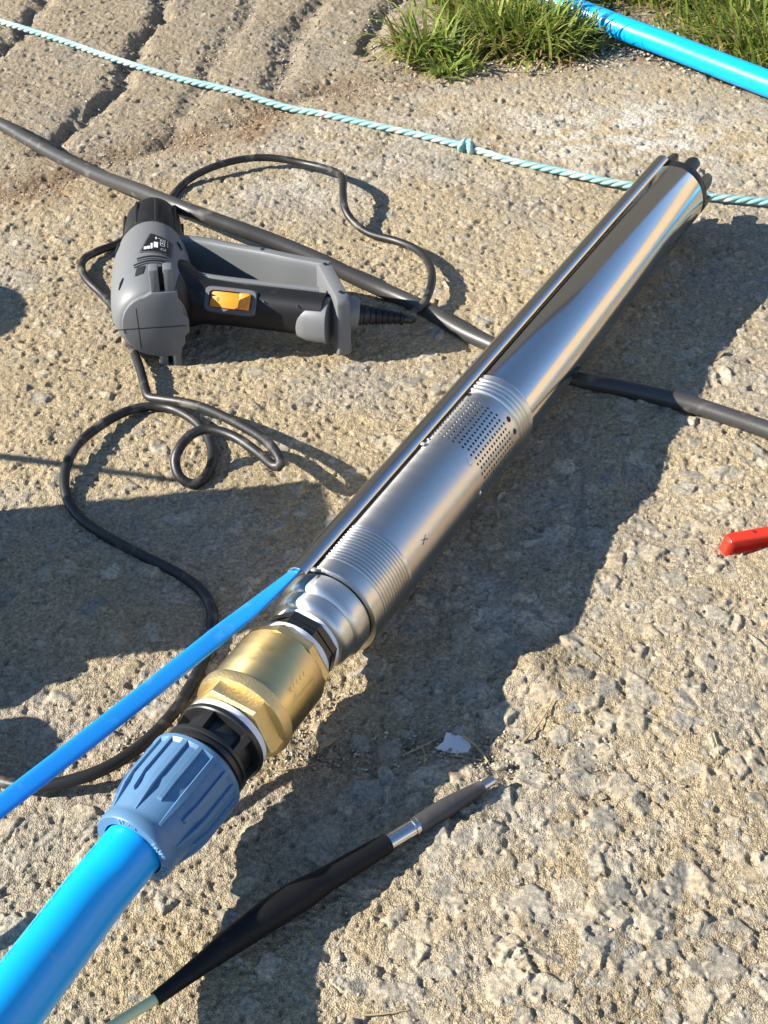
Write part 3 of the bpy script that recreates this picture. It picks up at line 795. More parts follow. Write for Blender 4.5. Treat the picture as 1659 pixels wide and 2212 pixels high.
# rear cap with stand legs
def ext(poly, origin, ax, ay, az, z0, z1, bev=.0):
    bm = bmesh.new()
    b0 = [bm.verts.new(origin + ax * x + ay * y + az * z0) for x, y in poly]
    f0 = bm.faces.new(b0)
    r_ = bmesh.ops.extrude_face_region(bm, geom=[f0]); vv = [g for g in r_['geom'] if isinstance(g, bmesh.types.BMVert)]
    bmesh.ops.translate(bm, vec=az * (z1 - z0), verts=vv)
    if bev: bmesh.ops.bevel(bm, geom=list(bm.edges), offset=bev, segments=2, affect='EDGES', profile=.5)
    bm.verts.index_update(); out = ([v.co.copy() for v in bm.verts], [[v.index for v in f.verts] for f in bm.faces]); bm.free(); return out
circ = [(.0275 * math.cos(R(a)), .032 * math.sin(R(a))) for a in range(98, 263, 11)]
right = [(.004, -.034), (.0250, -.034), (.0265, -.026), (.0305, -.021), (.0305, -.013), (.0355, -.009), (.0355, .005), (.0315, .009), (.0315, .017), (.0275, .021), (.0275, .036), (.004, .036)]
poly = circ + right
mb = MB(); mb.add(*ext(poly, HO, hh_, hz, hf, -.0385, -.0320, .0016)); cap = gmb(mb, 'rear_cap', M['gungrey'])
for sgn in (1, -1):
    for x0 in (.0075, .0205):
        mb = MB(); mb.box(HO + hh_ * x0 + hz * (.044 if sgn > 0 else -.036) + hf * -.0305, (.0085, .014, .030), (hh_, hf, hz), .0012, 2)
        gmb(mb, 'stand_leg', M['gungrey'], cap)
    mb = MB(); mb.box(HO + hh_ * .014 + hz * (.042 if sgn > 0 else -.034) + hf * -.0265, (.010, .006, .026), (hh_, hf, hz)); gmb(mb, 'leg_web', M['rubber'], cap)
mb = MB(); mb.box(HO + hh_ * -.012 + hz * -.001 + hf * -.0387, (.0008, .044, .0008), (hh_, hz, hf)); mb.box(HO + hh_ * .0 + hz * -.001 + hf * -.0387, (.066, .0007, .0008), (hh_, hz, hf)); gmb(mb, 'seam_line', M['blackprint'], cap, 0)
vv = []; ff = []
for i in range(11):
    f__ = -.0330 + i * .0086
    r0 = float(np.interp(f__, [-.0340, -.0320, -.0265, -.015, 0, .012, .035, .065], [.023, .0300, .0350, .0385, .0402, .0408, .0412, .0410])) + .0007
    a_lo = float(np.interp(f__, [-.033, .015, .053], [40, 48, 88]))
    for j in range(11):
        a = R(a_lo + (152 - a_lo) * j / 10); vv.append(HO + hf * f__ + (hz * math.cos(a) + hh_ * math.sin(a) * .97) * r0)
for i in range(10):
    for j in range(10):
        a = i * 11 + j; ff.append((a, a + 1, a + 12, a + 11))
gmk('rubber_flank', vv, ff, M['rubber'], body, 60)
# rating plate on the upper side
def on_body(h, f):
    r0 = np.interp(f, [-.034, -.0265, -.015, 0, .012, .035, .065, .09, .108, .118], [.023, .035, .0385, .0402, .0408, .0412, .0410, .0385, .0355, .0325])
    return HO + hf * f + hh_ * h + hz * math.sqrt(max(1e-6, r0 * r0 - h * h))
def body_patch(poly, lift, n=6):
    vv = [on_body(h, f) + hz * lift for h, f in poly]; return vv, [tuple(range(len(vv)))]
def bp_grid(h0, h1, f0, f1, lift, skew=0.0, nh=5, nf=4):
    vv = []; ff = []
    for i in range(nh + 1):
        for j in range(nf + 1):
            h = h0 + (h1 - h0) * i / nh; f = f0 + (f1 - f0) * j / nf; vv.append(on_body(h + skew * (f - f0), f) + hz * lift)
    for i in range(nh):
        for j in range(nf):
            a = i * (nf + 1) + j; ff.append((a, a + 1, a + nf + 2, a + nf + 1))
    return vv, ff
def quad_grid(c4, lift, n=6):
    vv = []; ff = []
    for i in range(n + 1):
        for j in range(n + 1):
            u_, w_ = i / n, j / n
            h = (c4[0][0] * (1 - u_) + c4[1][0] * u_) * (1 - w_) + (c4[3][0] * (1 - u_) + c4[2][0] * u_) * w_
            f = (c4[0][1] * (1 - u_) + c4[1][1] * u_) * (1 - w_) + (c4[3][1] * (1 - u_) + c4[2][1] * u_) * w_
            vv.append(on_body(h, f) + hz * lift)
    for i in range(n):
        for j in range(n):
            a = i * (n + 1) + j; ff.append((a, a + 1, a + n + 2, a + n + 1))
    return vv, ff
LP = [(-.006, .036), (.0215, .034), (.0225, .060), (.003, .073)]
def grow(c4, k):
    cx = sum(p[0] for p in c4) / 4; cy = sum(p[1] for p in c4) / 4
    return [(cx + (p[0] - cx) * k, cy + (p[1] - cy) * k) for p in c4]
gmk('plate_rim', *quad_grid(grow(LP, 1.14), .0006), M['gundark'], body, 0)
plate = gmk('rating_plate', *quad_grid(LP, .0011), M['blackprint'], body, 0)
mb = MB()
mb.add(*bp_grid(.0060, .0100, .0415, .0530, .0015)); mb.add(*bp_grid(-.0035, -.0008, .0375, .0430, .0015)); mb.add(*bp_grid(-.0002, .0022, .0380, .0440, .0015)); mb.add(*bp_grid(.0030, .0048, .0385, .0500, .0015))
def body_text(s, h, f, size):
    v, fc = text_mesh(s, size); out = []
    for x, y, z in v: out.append(on_body(h - y, f + x) + hz * .0015)   # the print runs along the barrel
    return out, fc
mb.add(*body_text('CE', .0145, .0500, .0070))
for (a0, a1, b0, b1) in ((.0120, .0124, .0555, .0605), (.0165, .0169, .0555, .0605), (.0120, .0169, .0555, .0559), (.0120, .0169, .0601, .0605), (.0133, .0137, .0568, .0592), (.0152, .0156, .0568, .0592), (.0133, .0156, .0568, .0571), (.0133, .0156, .0589, .0592), (.0190, .0193, .046, .060), (.0130, .0170, .0375, .0379), (.0128, .0132, .0375, .0410), (.0168, .0172, .0375, .0410), (.0128, .0172, .0408, .0412), (.0075, .0085, .0590, .0640), (.0090, .0120, .0610, .0616)):
    mb.add(*bp_grid(a0, a1, b0, b1, .0015, 0, 1, 1))
gmb(mb, 'plate_print', M['whitep'], plate, 0)
# vents
for (h0, f0, h1, f1) in ((-.010, .0215, .018, .0250), (-.013, .0105, .016, .0165)):
    pts = [on_body(h0 + (h1 - h0) * k / 8, f0 + (f1 - f0) * math.sin(k / 8 * 1.57)) + hz * .0004 for k in range(9)]
    v_, f_ = tube(pts, .0014, 8); gmk('vent_slot_shade', v_, f_, M['dark'], body)  # dark bar on the surface colours in the slot's shade
    pts = [p - hf * .0030 for p in pts]; v_, f_ = tube(pts, .0010, 8); gmk('vent_lip', v_, f_, M['gungrey'], body)
mb = MB(); mb.add(*quad_grid([(-.012, -.008), (-.004, -.006), (-.002, .007), (-.010, .006)], .0006, 3)); gmb(mb, 'latch_hole_shade', M['dark'], body, 0)  # flat dark patch stands for a shaded opening
for h, f in ((-.0325, .085), (-.026, -.006), (.030, .070)):
    pts = [on_body(h + k * .0022, f + k * .006 * (1 if h < 0 else -1)) + hz * .0002 for k in (-1, 0, 1)]; v_, f_ = tube(pts, lambda s: .0014 if abs(s - .5) < .3 else .0006, 8); gmk('screw_recess_shade', v_, f_, M['dark'], body)  # dark slivers on the shell paint the shade of recesses
# black rubber over the handle root, the handle itself
def sect(h, f, z, a, b, e=.75, n=32, tilt=(.98, -.20)):
    # section normal to the handle direction; a = half width along the barrel, b = half height
    dirv = (hh_ * .94 + hf * -.34).normalized(); ax = (hf * .94 + hh_ * .34).normalized()
    c = hp(h, f, z); return [c + ax * x + hz * y for x, y in selips(n, a, b, e)]
v_, f_ = rings([sect(.010, .030, .048, .034, .034), sect(.030, .024, .047, .031, .032), sect(.042, .016, .046, .024, .0255), sect(.054, .011, .046, .0195, .0215), sect(.080, .001, .046, .0180, .0205), sect(.110, -.010, .046, .0178, .0205), sect(.140, -.021, .046, .0180, .0205), sect(.166, -.031, .046, .0180, .0205)])
han = gmk('handle', v_, f_, M['rubber'], gun, 40)
# grey trim strip along the trigger side top
strip_pts = [hp(.046, .0340, .064), hp(.054, .0262, .0645), hp(.080, .0150, .0645), hp(.110, .0040, .0645), hp(.140, -.0070, .0645), hp(.162, -.0150, .0645)]
rs = []; sp = spline(strip_pts, .006)
for i, p in enumerate(sp): rs.append([p + hf * a + hz * b for a, b in selips(10, .0042, .0030, .7)])
v_, f_ = rings(rs); gmk('trim_strip', v_, f_, M['gungrey'], han)
v_, f_ = rings([sect(.1385, -.0240, .040, .0080, .012), sect(.1415, -.0245, .041, .0150, .0170), sect(.151, -.0275, .0415, .0195, .0205), sect(.170, -.0340, .0415, .0205, .0212)])
gmk('handle_end', v_, f_, M['gungrey'], gun, 50)
# switch on the rear upper face
sn = (hz * .62 - hf * .78).normalized(); dirv = (hh_ * .94 + hf * -.34).normalized(); sdn = sn.cross(dirv).normalized(); sn = dirv.cross(sdn).normalized()
sc_ = hp(.0815, .000, .046) + sn * .0206
mb = MB(); rs = [[sc_ + dirv * x + sdn * y + sn * z for x, y in selips(32, a, b, .3)] for z, a, b in ((-.006, .0262, .0126), (.0008, .0262, .0126), (.0018, .0252, .0116), (.0018, .0216, .0088), (-.0030, .0214, .0086))]
mb.add(*rings(rs)); bez = gmb(mb, 'switch_bezel', M['gundark'])
mb = MB(); mb.box(sc_ + dirv * -.0055 + sn * -.0012, (.0295, .0158, .0030), (dirv, sdn, sn), .0008, 2); sw = gmb(mb, 'slide_switch', M['orange'], bez)
mb = MB(); mb.box(sc_ + dirv * .0148 + sn * .0020, (.0112, .0162, .0062), (dirv, sdn, sn), .0015, 3); gmb(mb, 'slide_knob', M['orange'], bez)
mb = MB(); v_, f_ = text_mesh('0', .0052)
mb.add([sc_ + dirv * (-.0125 + x) + sdn * (-y * (1 if sdn.z < 0 else -1)) + sn * .0005 for x, y, z in v_], f_); gmb(mb, 'zero_mark', M['blackprint'], sw, 0)
# dotted grip panel
for k in range(5):
    c = hp(.112 + k * .0068, -.0105 - k * .0025, .046) + (hz * .80 - hf * .60).normalized() * .0202
    mb = MB(); n_ = (hz * .80 - hf * .60).normalized(); u_ = dirv; w_ = n_.cross(u_)
    vv, ff = frame_lathe([(0, .0013), (.0006, .0011)], c, n_, u_, w_, 12); mb.add(vv, ff); gmb(mb, 'grip_dot', M['gundark'], han)
gn = (hz * .80 - hf * .60).normalized()
def gpt(h, f_off, r_=.0199): return hp(h, -.0105 - (h - .112) * .37 + f_off, .046) + gn * r_
for a_, b_ in (((.104, .006), (.108, -.006)), ((.143, .004), (.138, -.007)), ((.104, .006), (.143, .004))):
    v_, f_ = tube([gpt(*a_), gpt(*b_)], .0005, 6); gmk('grip_line', v_, f_, M['gundark'], han)
# guard bar and end plate
path = [hp(.006, .106, .042), hp(.030, .108, .042), hp(.056, .099, .041), (hp(.085, .083, .040)), hp(.112, .067, .040), hp(.140, .048, .040), hp(.160, .036, .040), hp(.1755, .026, .040)]
sp = spline(path, .005); rs = []
for i, p in enumerate(sp):
    t = (sp[min(i + 1, len(sp) - 1)] - sp[max(i - 1, 0)]).normalized(); nn = hz.cross(t).normalized(); s_ = i / (len(sp) - 1)
    rs.append([p + nn * a + hz * b for a, b in selips(20, .0062, .026 + .006 * s_, .35)])
v_, f_ = rings(rs); bar = gmk('hand_guard', v_, f_, M['gungrey'], gun, 50)
pdir = (hf * .985 + hh_ * -.17).normalized(); pn = (hh_ * .985 + hf * .17).normalized()
pc = hp(.1765, -.010, .041)
poly = [(-.040, -.028), (-.037, .026), (-.030, .0315), (.030, .0325), (.040, .029), (.043, .020), (.043, -.024), (.036, -.031), (-.034, -.034)]
mb = MB(); mb.add(*ext(poly, pc, pdir, hz, pn, -.0068, .0068, .0025)); pl = gmb(mb, 'end_plate', M['gungrey'])
for u_, z_ in ((.030, .0320), (-.027, .0313)):
    c = pc + pdir * u_ + hz * (z_ + .0012); v_, f_ = frame_lathe([(0, .0022), (.0006, .0022)], c, hz, hh_, hf, 14); gmk('screw_hole_shade', v_, f_, M['dark'], pl)  # dark disc laid on top, painting a screw hole's shade
c = sp[int(len(sp) * .62)] + hz * .0285; v_, f_ = frame_lathe([(0, .0020), (.0016, .0020)], c, hz, hh_, hf, 14); gmk('screw_hole_shade', v_, f_, M['dark'], bar)  # same dark disc painting the shade of a hole
# cord outlet and strain relief
cd = (hp(.239, -.023, .033) - hp(.178, -.020, .042)).normalized(); cu_ = cd.cross(hz).normalized(); cw_ = cu_.cross(cd)
c0 = hp(.178, -.020, .042)
v_, f_ = frame_lathe([(0, .0190), (.008, .0185), (.018, .0165), (.021, .0150), (.0215, .010)], c0, cd, cu_, cw_, 40); gmk('cord_outlet', v_, f_, M['gungrey'])
prof = []
for k in range(7):
    t = .021 + k * .0060; r_ = .0105 - k * .00072
    prof += [(t, r_), (t + .0044, r_ - .0002), (t + .0048, r_ - .0018), (t + .0058, r_ - .0018)]
prof += [(.063, .0068), (.066, .0072), (.067, .0045)]
v_, f_ = frame_lathe(prof, c0, cd, cu_, cw_, 32); gmk('strain_relief', v_, f_, M['rubber'], gun, 30)
# the power cord
CR = .0044
end = c0 + cd * .062
def on(x, y, dz=0.0):
    g = gp(x, y, CR + dz); return Vector((g.x, g.y, max(CR * .8 + dz, ghf(g.x, g.y) + CR * .7 + dz)))
cpts = [end, c0 + cd * .075] + [on(*p) for p in ((893, 679, .010), (917, 655, .012), (933, 612, .014), (927, 572, .012), (902, 541, .008), (860, 523, .004), (800, 505, .004), (764, 480, .010), (745, 450, .018), (741, 415, .024), (740, 388, .022), (718, 371, .014), (660, 357, .008),
        (590, 346, .010), (530, 346, .012), (470, 359, .012), (420, 381, .006), (385, 408, .001), (362, 440, 0), (335, 470, 0), (295, 500, 0), (250, 526, .002), (213, 541, .004), (184, 558, .006), (176, 580, .006), (190, 607, .004), (225, 642, 0), (255, 682, 0), (277, 732, .004), (300, 792, .010), (313, 838, .008), (322, 862, .006),
        (350, 868, .008), (400, 876, .014), (450, 890, .022), (525, 924, .033), (574, 954, .038), (600, 984, .038), (606, 1003, .035), (592, 1007, .032), (555, 978, .030), (505, 945, .030), (450, 931, .030), (412, 944, .028), (386, 975, .022), (379, 1005, .014), (390, 1036, .006), (416, 1049, .002), (442, 1035, .002), (458, 1000, .002), (454, 960, .002), (431, 924, .004), (400, 901, .004), (365, 887, .002), (319, 884, .002),
        (270, 897, .004), (225, 920, .007), (185, 950, .009), (158, 982, .009), (141, 1030, .006), (146, 1080, .002), (180, 1125, 0), (240, 1165, 0), (320, 1206, 0), (390, 1241, 0), (435, 1275, 0), (457, 1315, 0), (457, 1365, 0), (438, 1425, 0), (410, 1482, 0), (368, 1545, .001), (300, 1612, .003), (220, 1661, .004), (130, 1690, .003), (60, 1696, .002), (0, 1685, 0), (-80, 1655, 0), (-200, 1600, 0))]
v_, f_ = tube(spline(cpts, .004), CR, 14); gmk('power_cord', v_, f_, M['cord'], gun, 50)

# ------------------------------------------------------------------ thick grey cable running under the pump
kp = ((-120, 215, .0075), (0, 268, .0085), (60, 302, .010), (130, 340, .014), (218, 381, .028), (301, 412, .048), (390, 448, .060), (494, 486, .052), (598, 524, .040), (703, 568, .028), (755, 594, .020), (823, 625, .012), (885, 652, .009), (942, 682, .0085), (994, 713, .0085), (1040, 735, .0082), (1140, 778, .0080), (1240, 818, .0080), (1330, 836, .0088), (1430, 858, .0090), (1500, 876, .009), (1580, 902, .009), (1659, 929, .009), (1780, 975, .009), (1980, 1060, .009))
pts = [gp(*p) for p in kp]
v_, f_ = tube(spline(pts, .006), .0082, 24)
props(mk('electric_cable', v_, f_, M['cable'], None, 50, origin=Vector((pts[8].x, pts[8].y, 0))), 'thick dark grey cable passing over the heat gun and under the pump', 'cable')

# ------------------------------------------------------------------ rope with a knot
rp = [(-160, -5), (-30, 37), (0, 46), (130, 86), (250, 128), (390, 170), (500, 200), (620, 232), (700, 250), (800, 271), (900, 291), (1010, 318), (1100, 346), (1200, 368), (1300, 390), (1345, 398), (1440, 412), (1540, 425), (1659, 437), (1800, 450), (1980, 480)]
rpts = []
for x, y in rp:
    g = gp(x, y, .006); rpts.append(Vector((g.x, g.y, .0062 if 900 < x < 1700 else max(.006, ghf(g.x, g.y) + .0055))))
rc_ = spline(rpts, .0022)
rope = thing('rope', 'pale mint twisted rope with one knot stretched across the concrete', 'rope', (rpts[11].x, rpts[11].y, 0))
RO = Vector((rpts[11].x, rpts[11].y, 0))
for s_ in range(3):
    path = []; acc = 0
    for i, p in enumerate(rc_):
        if i: acc += (rc_[i] - rc_[i - 1]).length
        t = (rc_[min(i + 1, len(rc_) - 1)] - rc_[max(i - 1, 0)]).normalized(); u_ = t.cross(Vector((0, 0, 1))).normalized(); w_ = u_.cross(t)
        a = acc / .040 * 2 * math.pi + s_ * 2 * math.pi / 3
        path.append(p + (u_ * math.cos(a) + w_ * math.sin(a)) * .0023 - RO)
    v_, f_ = tube(path, .0026, 10); mk('strand', v_, f_, M['rope'], rope, 60)
kc = gp(1010, 316, .008) - RO; td = (rpts[12] - rpts[10]).normalized(); sd_ = td.cross(Vector((0, 0, 1))).normalized()
kpath = []
for i in range(70):
    a = i / 69 * 2 * math.pi * 2.3
    kpath.append(kc + td * (.0085 * math.cos(a * .5 + .4)) * .9 + sd_ * (.0058 * math.cos(a)) + Vector((0, 0, 1)) * (.0058 * math.sin(a)))
mb = MB()
for s_ in range(3):
    pp = []
    for i, p in enumerate(kpath):
        t = (kpath[min(i + 1, 69)] - kpath[max(i - 1, 0)]).normalized(); u_ = t.cross(Vector((.3, .2, 1))).normalized(); w_ = u_.cross(t); a = i * .45 + s_ * 2.094
        pp.append(p + (u_ * math.cos(a) + w_ * math.sin(a)) * .0020)
    mb.add(*tube(pp, .0024, 8))
mb.build('knot', M['rope'], rope, 60)

# ------------------------------------------------------------------ black tapered probe in the foreground
pb = [((1064, 1685), .0034), ((1041, 1699), .0045), ((961, 1746), .0066), ((901, 1783), .0062), ((838, 1821), .0064), ((760, 1867), .0074), ((700, 1903), .0080), ((655, 1930), .0097), ((588, 1972), .0098), ((514, 2024), .0084), ((434, 2084), .0060), ((388, 2119), .0050), ((336, 2158), .0042), ((250, 2212), .0034), ((120, 2300), .0034), ((-60, 2420), .0034)]
zz = [.0090, .0090, .0090, .0090, .0090, .0095, .0098, .0110, .0125, .0145, .0175, .0190, .0205, .0225, .025, .03]
PP = [gp(p[0][0], p[0][1], z) for p, z in zip(pb, zz)]
probe = thing('probe', 'black tapered probe with a steel collar lying right of the coupling', 'tool', (PP[6].x, PP[6].y, 0))
PB = Vector((PP[6].x, PP[6].y, 0))
def seg(i0, i1, radii, name, m, parent=probe, n=32, ends=None):
    P_ = PP[i0:i1 + 1]; sp_ = spline(P_, .002); Lc = [0]
    for a, b in zip(P_[:-1], P_[1:]): Lc.append(Lc[-1] + (b - a).length)
    rad = lambda s: float(np.interp(s * Lc[-1], Lc, radii))
    v, f = tube([p - PB for p in sp_], rad, n); return mk(name, v, f, m, parent, 40)
rr_ = [p[1] for p in pb]
seg(0, 1, [.0034, .0034], 'steel_tip', M['chrome'])
seg(1, 3, [.0044, .0066, .0060], 'grip', M['grip'])
col_ = seg(3, 4, [.0056, .0056], 'steel_collar', M['chrome'])
seg(4, 12, rr_[4:13], 'rubber_sleeve', M['sleeve'])
seg(12, 15, [.0031] * 4, 'clear_tube', M['clear'])
cpos = PP[3].lerp(PP[4], .08); cdir = (PP[4] - PP[3]).normalized(); cu2 = cdir.cross(Vector((0, 0, 1))).normalized()
v_, f_ = frame_lathe([(0, .0056), (.0004, .0062), (.0016, .0062), (.002, .0056)], cpos - PB, cdir, cu2, cu2.cross(cdir), 32); mk('collar_ring', v_, f_, M['chrome'], probe, 30)

# ------------------------------------------------------------------ red handled pliers at the right edge
r0 = gp(1571, 1204, .001); r1 = gp(1666, 1187, .001); rd = (r1 - r0); rd.z = 0; rd.normalize(); rn = Vector((-rd.y, rd.x, 0))
pli = thing('pliers', 'red handled pliers cut off by the right edge of the frame', 'pliers', r0)
def red_handle(off, tilt):
    dv = (rd + rn * tilt).normalized(); nv = Vector((-dv.y, dv.x, 0))
    base = rn * off + rd * (.085 if off else 0)
    W_, H_, Lh = .011, .0175, .115
    mb = MB()
    prof = [(0, .0015), (0, .0172), (.0012, .0185), (W_ - .001, .0185), (W_, .017), (W_, .0015), (W_ - .001, .0004), (.0012, .0004)]
    recess = [(0, .0015), (0, .0035), (.0045, .0050), (.0045, .0135), (0, .0150), (0, .0172), (.0012, .0185), (W_ - .001, .0185), (W_, .017), (W_, .0015), (W_ - .001, .0004), (.0012, .0004)]
    solid = [(0, .0015), (0, .0035), (0, .0050), (0, .0135), (0, .0150)] + recess[5:]
    secs = [(0, solid, .80), (.0015, solid, .97), (.006, solid, 1), (.008, recess, 1), (Lh, recess, 1)]
    rs = []
    for x, pf, sc in secs:
        rs.append([base + dv * (x + (.0030 * (1 - z / .0185) * (-1))) + nv * ((y - W_ / 2) * sc + W_ / 2) + Vector((0, 0, .0092 + (z - .0092) * sc)) * .9 for y, z in pf])
    mb.add(*rings(rs)); o = mb.build('handle_grip', M['red'], pli, 35)
    c = base + dv * .024 + nv * .0065 + Vector((0, 0, .0167))
    v, f = frame_lathe([(0, .0018), (.0004, .0018)], c, Vector((0, 0, 1)), dv, nv, 16); mk('grip_hole_disc', v, f, M['redshade'], o, 30)  # darker red disc on the surface paints a hole's shade
    c = base + dv * .038 + nv * .0065 + Vector((0, 0, .0167))
    v, f = frame_lathe([(0, .0022), (.0006, .0022)], c, Vector((0, 0, 1)), dv, nv, 16); mk('grip_hole_disc', v, f, M['red'], o, 30)
    return base + dv * Lh + nv * .0065
ea = red_handle(0, 0); eb = red_handle(-.055, .30)
for e_, s_ in ((ea, -1), (eb, 1)):
    mb = MB(); mb.box(e_ + rd * .03 + rn * s_ * .006 + Vector((0, 0, .009)), (.075, .010, .009), (rd, rn, Vector((0, 0, 1))), .002, 2); mb.build('jaw', M['chrome'], pli)

# ------------------------------------------------------------------ grass on the verge
def grass():
    v = []; f = []; cols = []
    def blade(x, y, L_, az, lean, wd, c):
        L_ *= .84 * (.62 if x > .285 and y < 2.16 and x < .46 else 1); n = len(v); K = 4; z0 = ghf(x, y) - .003; dx, dy = math.cos(az), math.sin(az)
        bx = random.uniform(0, 6.28); sx, sy = -dy, dx
        for k in range(K + 1):
            s = k / K; th = lean * (.25 + .9 * s); out = L_ * s
            px_ = x + dx * out * math.sin(th); py_ = y + dy * out * math.sin(th); pz = z0 + out * math.cos(th) * (1 - .10 * s * lean)
            w_ = wd * (1 - s ** 1.6) + .00015
            fold = w_ * .35
            v.extend([(px_ - sx * w_, py_ - sy * w_, pz + fold), (px_, py_, pz), (px_ + sx * w_, py_ + sy * w_, pz + fold)])
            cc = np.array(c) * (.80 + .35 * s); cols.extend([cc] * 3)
        for k in range(K):
            a = n + k * 3; f.append((a, a + 1, a + 4, a + 3)); f.append((a + 1, a + 2, a + 5, a + 4))
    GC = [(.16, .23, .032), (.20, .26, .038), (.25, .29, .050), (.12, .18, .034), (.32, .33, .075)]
    DC = [(.38, .28, .12), (.46, .36, .18), (.30, .19, .08), (.34, .27, .11)]
    def tuft(px, py, spread, n, Lm, dry=.25, lean=.9):
        g = gp(px, py)
        for _ in range(n):
            x = g.x + random.gauss(0, spread); y = g.y + random.gauss(0, spread * .8)
            rad = math.atan2(y - g.y, x - g.x) + random.gauss(0, .8)
            d = random.random() < dry
            blade(x, y, Lm * random.uniform(.45, 1.15) * (.8 if d else 1), rad, random.uniform(.25, 1.0) * lean * (1.5 if d else 1), random.uniform(.0018, .0040), random.choice(DC if d else GC))
    # left clump
    tuft(925, 118, .030, 95, .095, .25, 1.25); tuft(968, 140, .022, 80, .075, .2, 1.2); tuft(895, 110, .02, 60, .11, .3, 1.5); tuft(1000, 105, .03, 70, .07, .55, 1.4); tuft(960, 165, .012, 40, .055, .2, 1.5)
    # main clump
    for px, py, n in ((1030, 60, 130), (1080, 80, 170), (1120, 95, 170), (1160, 100, 190), (1200, 100, 150), (1225, 92, 90), (1120, 50, 160), (1180, 50, 160), (1060, 20, 120), (1130, 10, 140), (1200, 10, 140), (1000, 10, 90)):
        tuft(px, py, .030, n, .105, .28, 1.0)
    for px, py in ((1090, 115), (1140, 120), (1190, 118), (1240, 110)): tuft(px, py, .022, 70, .07, .75, 1.7)
    # beyond the pipe
    for px, py, n, L_ in ((1310, -40, 90, .06), (1360, -10, 150, .07), (1420, 5, 150, .07), (1480, 15, 130, .06), (1540, 20, 130, .07), (1600, 45, 170, .10), (1650, 70, 190, .12), (1630, 110, 150, .10), (1680, 130, 150, .11), (1580, 95, 80, .07), (1530, 70, 60, .05), (1460, 60, 60, .05),
                          (1400, -60, 160, .08), (1500, -50, 160, .08), (1600, -40, 160, .09), (1700, 0, 160, .1), (1280, -80, 140, .08), (1160, -70, 140, .09), (1050, -80, 110, .08), (1750, 120, 120, .1), (1700, -90, 140, .09)):
        tuft(px, py, .042, n, L_, .30, 1.05)
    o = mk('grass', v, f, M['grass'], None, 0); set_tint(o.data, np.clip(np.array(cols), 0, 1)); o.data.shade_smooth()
    props(o, 'rough green and straw coloured grass growing along the verge at top right', 'grass', kind='stuff')
grass()

# ------------------------------------------------------------------ bits lying about
def stem(name, pts, r_, m, label, cat, group=None):
    P_ = [gp(*p) for p in pts]
    P_ = [Vector((p.x, p.y, ghf(p.x, p.y) + q[2] + .0015)) for p, q in zip(P_, pts)]
    o_ = P_[0].copy(); v, f = tube(spline(P_, .003), lambda s: .75 * r_ * (1 - .55 * s), 6)
    return props(mk(name, v, f, m, None, 50, origin=o_), label, cat, group)
G1 = 'dry stems lying on the concrete'
stem('dry_straw', [(1130, 1600, .001), (1165, 1560, .002), (1195, 1515, .002)], .0013, M['straw'], 'curved straw stem on sunlit concrete just right of the pump shadow', 'straw', G1)
stem('dry_straw', [(870, 1625, .001), (910, 1605, .003), (945, 1588, .002)], .0011, M['straw'], 'straight straw stem in the shadow just left of the white flake', 'straw', G1)
stem('dry_straw', [(912, 1605, .001), (918, 1630, .001), (915, 1660, .001)], .0008, M['straw'], 'short thin stem branching down below the straw left of the white flake', 'straw', G1)
stem('dry_straw', [(1000, 1585, .002), (1030, 1605, .002), (1055, 1640, .001)], .0016, M['straw'], 'flattened stem lying across the white flake', 'straw', G1)
stem('dry_straw', [(975, 1632, .001), (1005, 1635, .001), (1040, 1638, .001)], .0006, M['straw'], 'hair thin stem just under the white flake', 'straw', G1)
stem('dry_straw', [(595, 1652, .001), (640, 1650, .001), (690, 1636, .001)], .0008, M['straw'], 'thin stem on the gritty crack below the brass valve', 'straw', G1)
stem('dry_straw', [(1295, 815, .001), (1345, 812, .002), (1390, 808, .001)], .0008, M['straw'], 'thin pale stem in shade beside the thick cable right of the pump', 'straw', G1)
stem('dry_straw', [(1540, 1590, .001), (1550, 1630, .001), (1545, 1670, .001)], .0007, M['straw'], 'short stem on sunlit concrete at the right below the red handle', 'straw', G1)
stem('dry_straw', [(780, 2192, .001), (830, 2190, .001), (880, 2182, .001)], .0008, M['straw'], 'stem lying at the bottom edge right of the probe shadow', 'straw', G1)
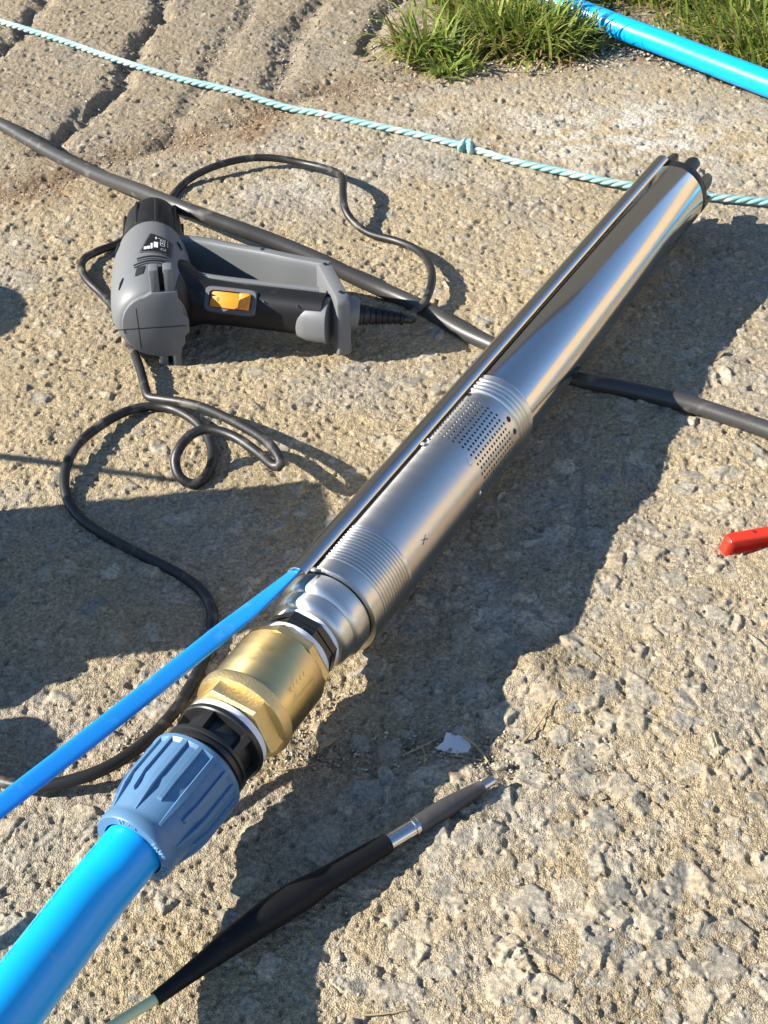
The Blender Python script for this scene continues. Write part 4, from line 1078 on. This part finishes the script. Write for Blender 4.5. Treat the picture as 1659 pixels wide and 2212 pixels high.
def sheet(name, poly, z, m, label, cat, bend=.003):
    P_ = [gp(*p) for p in poly]; c = sum(P_, Vector()) / len(P_); vv = []; n = len(P_)
    b0 = ghf(c.x, c.y) + z
    top = [Vector((p.x, p.y, b0 + bend * ((p - c).length / .015) ** 2 * (1 if i % 3 else .2))) for i, p in enumerate(P_)]
    vv = [Vector((c.x, c.y, b0))] + top; vv2 = [p - Vector((0, 0, .0008)) for p in vv]
    ff = [(0, 1 + i, 1 + (i + 1) % n) for i in range(n)]; ff2 = [(n + 1, n + 2 + (i + 1) % n, n + 2 + i) for i in range(n)]
    side = [(1 + i, n + 2 + i, n + 2 + (i + 1) % n, 1 + (i + 1) % n) for i in range(n)]
    o_ = Vector((c.x, c.y, b0))
    return props(mk(name, vv + vv2, ff + ff2 + side, m, None, 25, origin=o_), label, cat)
sheet('paint_flake', [(940, 1612), (958, 1598), (964, 1580), (984, 1580), (1000, 1588), (1012, 1592), (1018, 1608), (1010, 1622), (986, 1624), (966, 1620)], .002, M['flake'], 'pale flake lying in the shadow beside the gritty crack', 'flake')
sheet('dry_leaf', [(1512, 798), (1530, 785), (1550, 774), (1562, 770), (1564, 776), (1550, 788), (1530, 797)], .001, M['leafm'], 'dry pointed leaf in shade above the thick cable', 'leaf')
sheet('wood_chip', [(688, 1600), (700, 1590), (722, 1578), (728, 1584), (712, 1598), (694, 1606)], .002, M['straw'], 'small tan wood chip on the grit below the brass valve', 'wood chip', .001)
pe = gp(1083, 1652); o = bpy.data.objects.new('pebble', hull_stone(18, .6, 900)); o.data.materials.append(M['stone_list'][6]); COL.objects.link(o)
o.location = (pe.x, pe.y, ghf(pe.x, pe.y) + .0025); o.scale = (.0085, .0065, .006); props(o, 'cream pebble just beyond the steel tip of the probe', 'pebble')
pel = hull_stone(26, .85, 901); pel.materials.append(M['soilclump'])
for i, (px, py, s) in enumerate(((258, 1640, .0032), (272, 1628, .0030), (284, 1632, .0034), (268, 1615, .0030), (295, 1618, .0032), (304, 1606, .0030), (282, 1608, .0026))):
    g = gp(px, py); o = bpy.data.objects.new('crumb', pel); COL.objects.link(o); o.location = (g.x, g.y, ghf(g.x, g.y) + s * .75); o.scale = (s, s, s); o.rotation_euler = (0, 0, i * 1.3)
    props(o, 'round brown soil crumb in the small heap between the blue cable and black cord', 'crumb', 'soil crumbs in a heap')
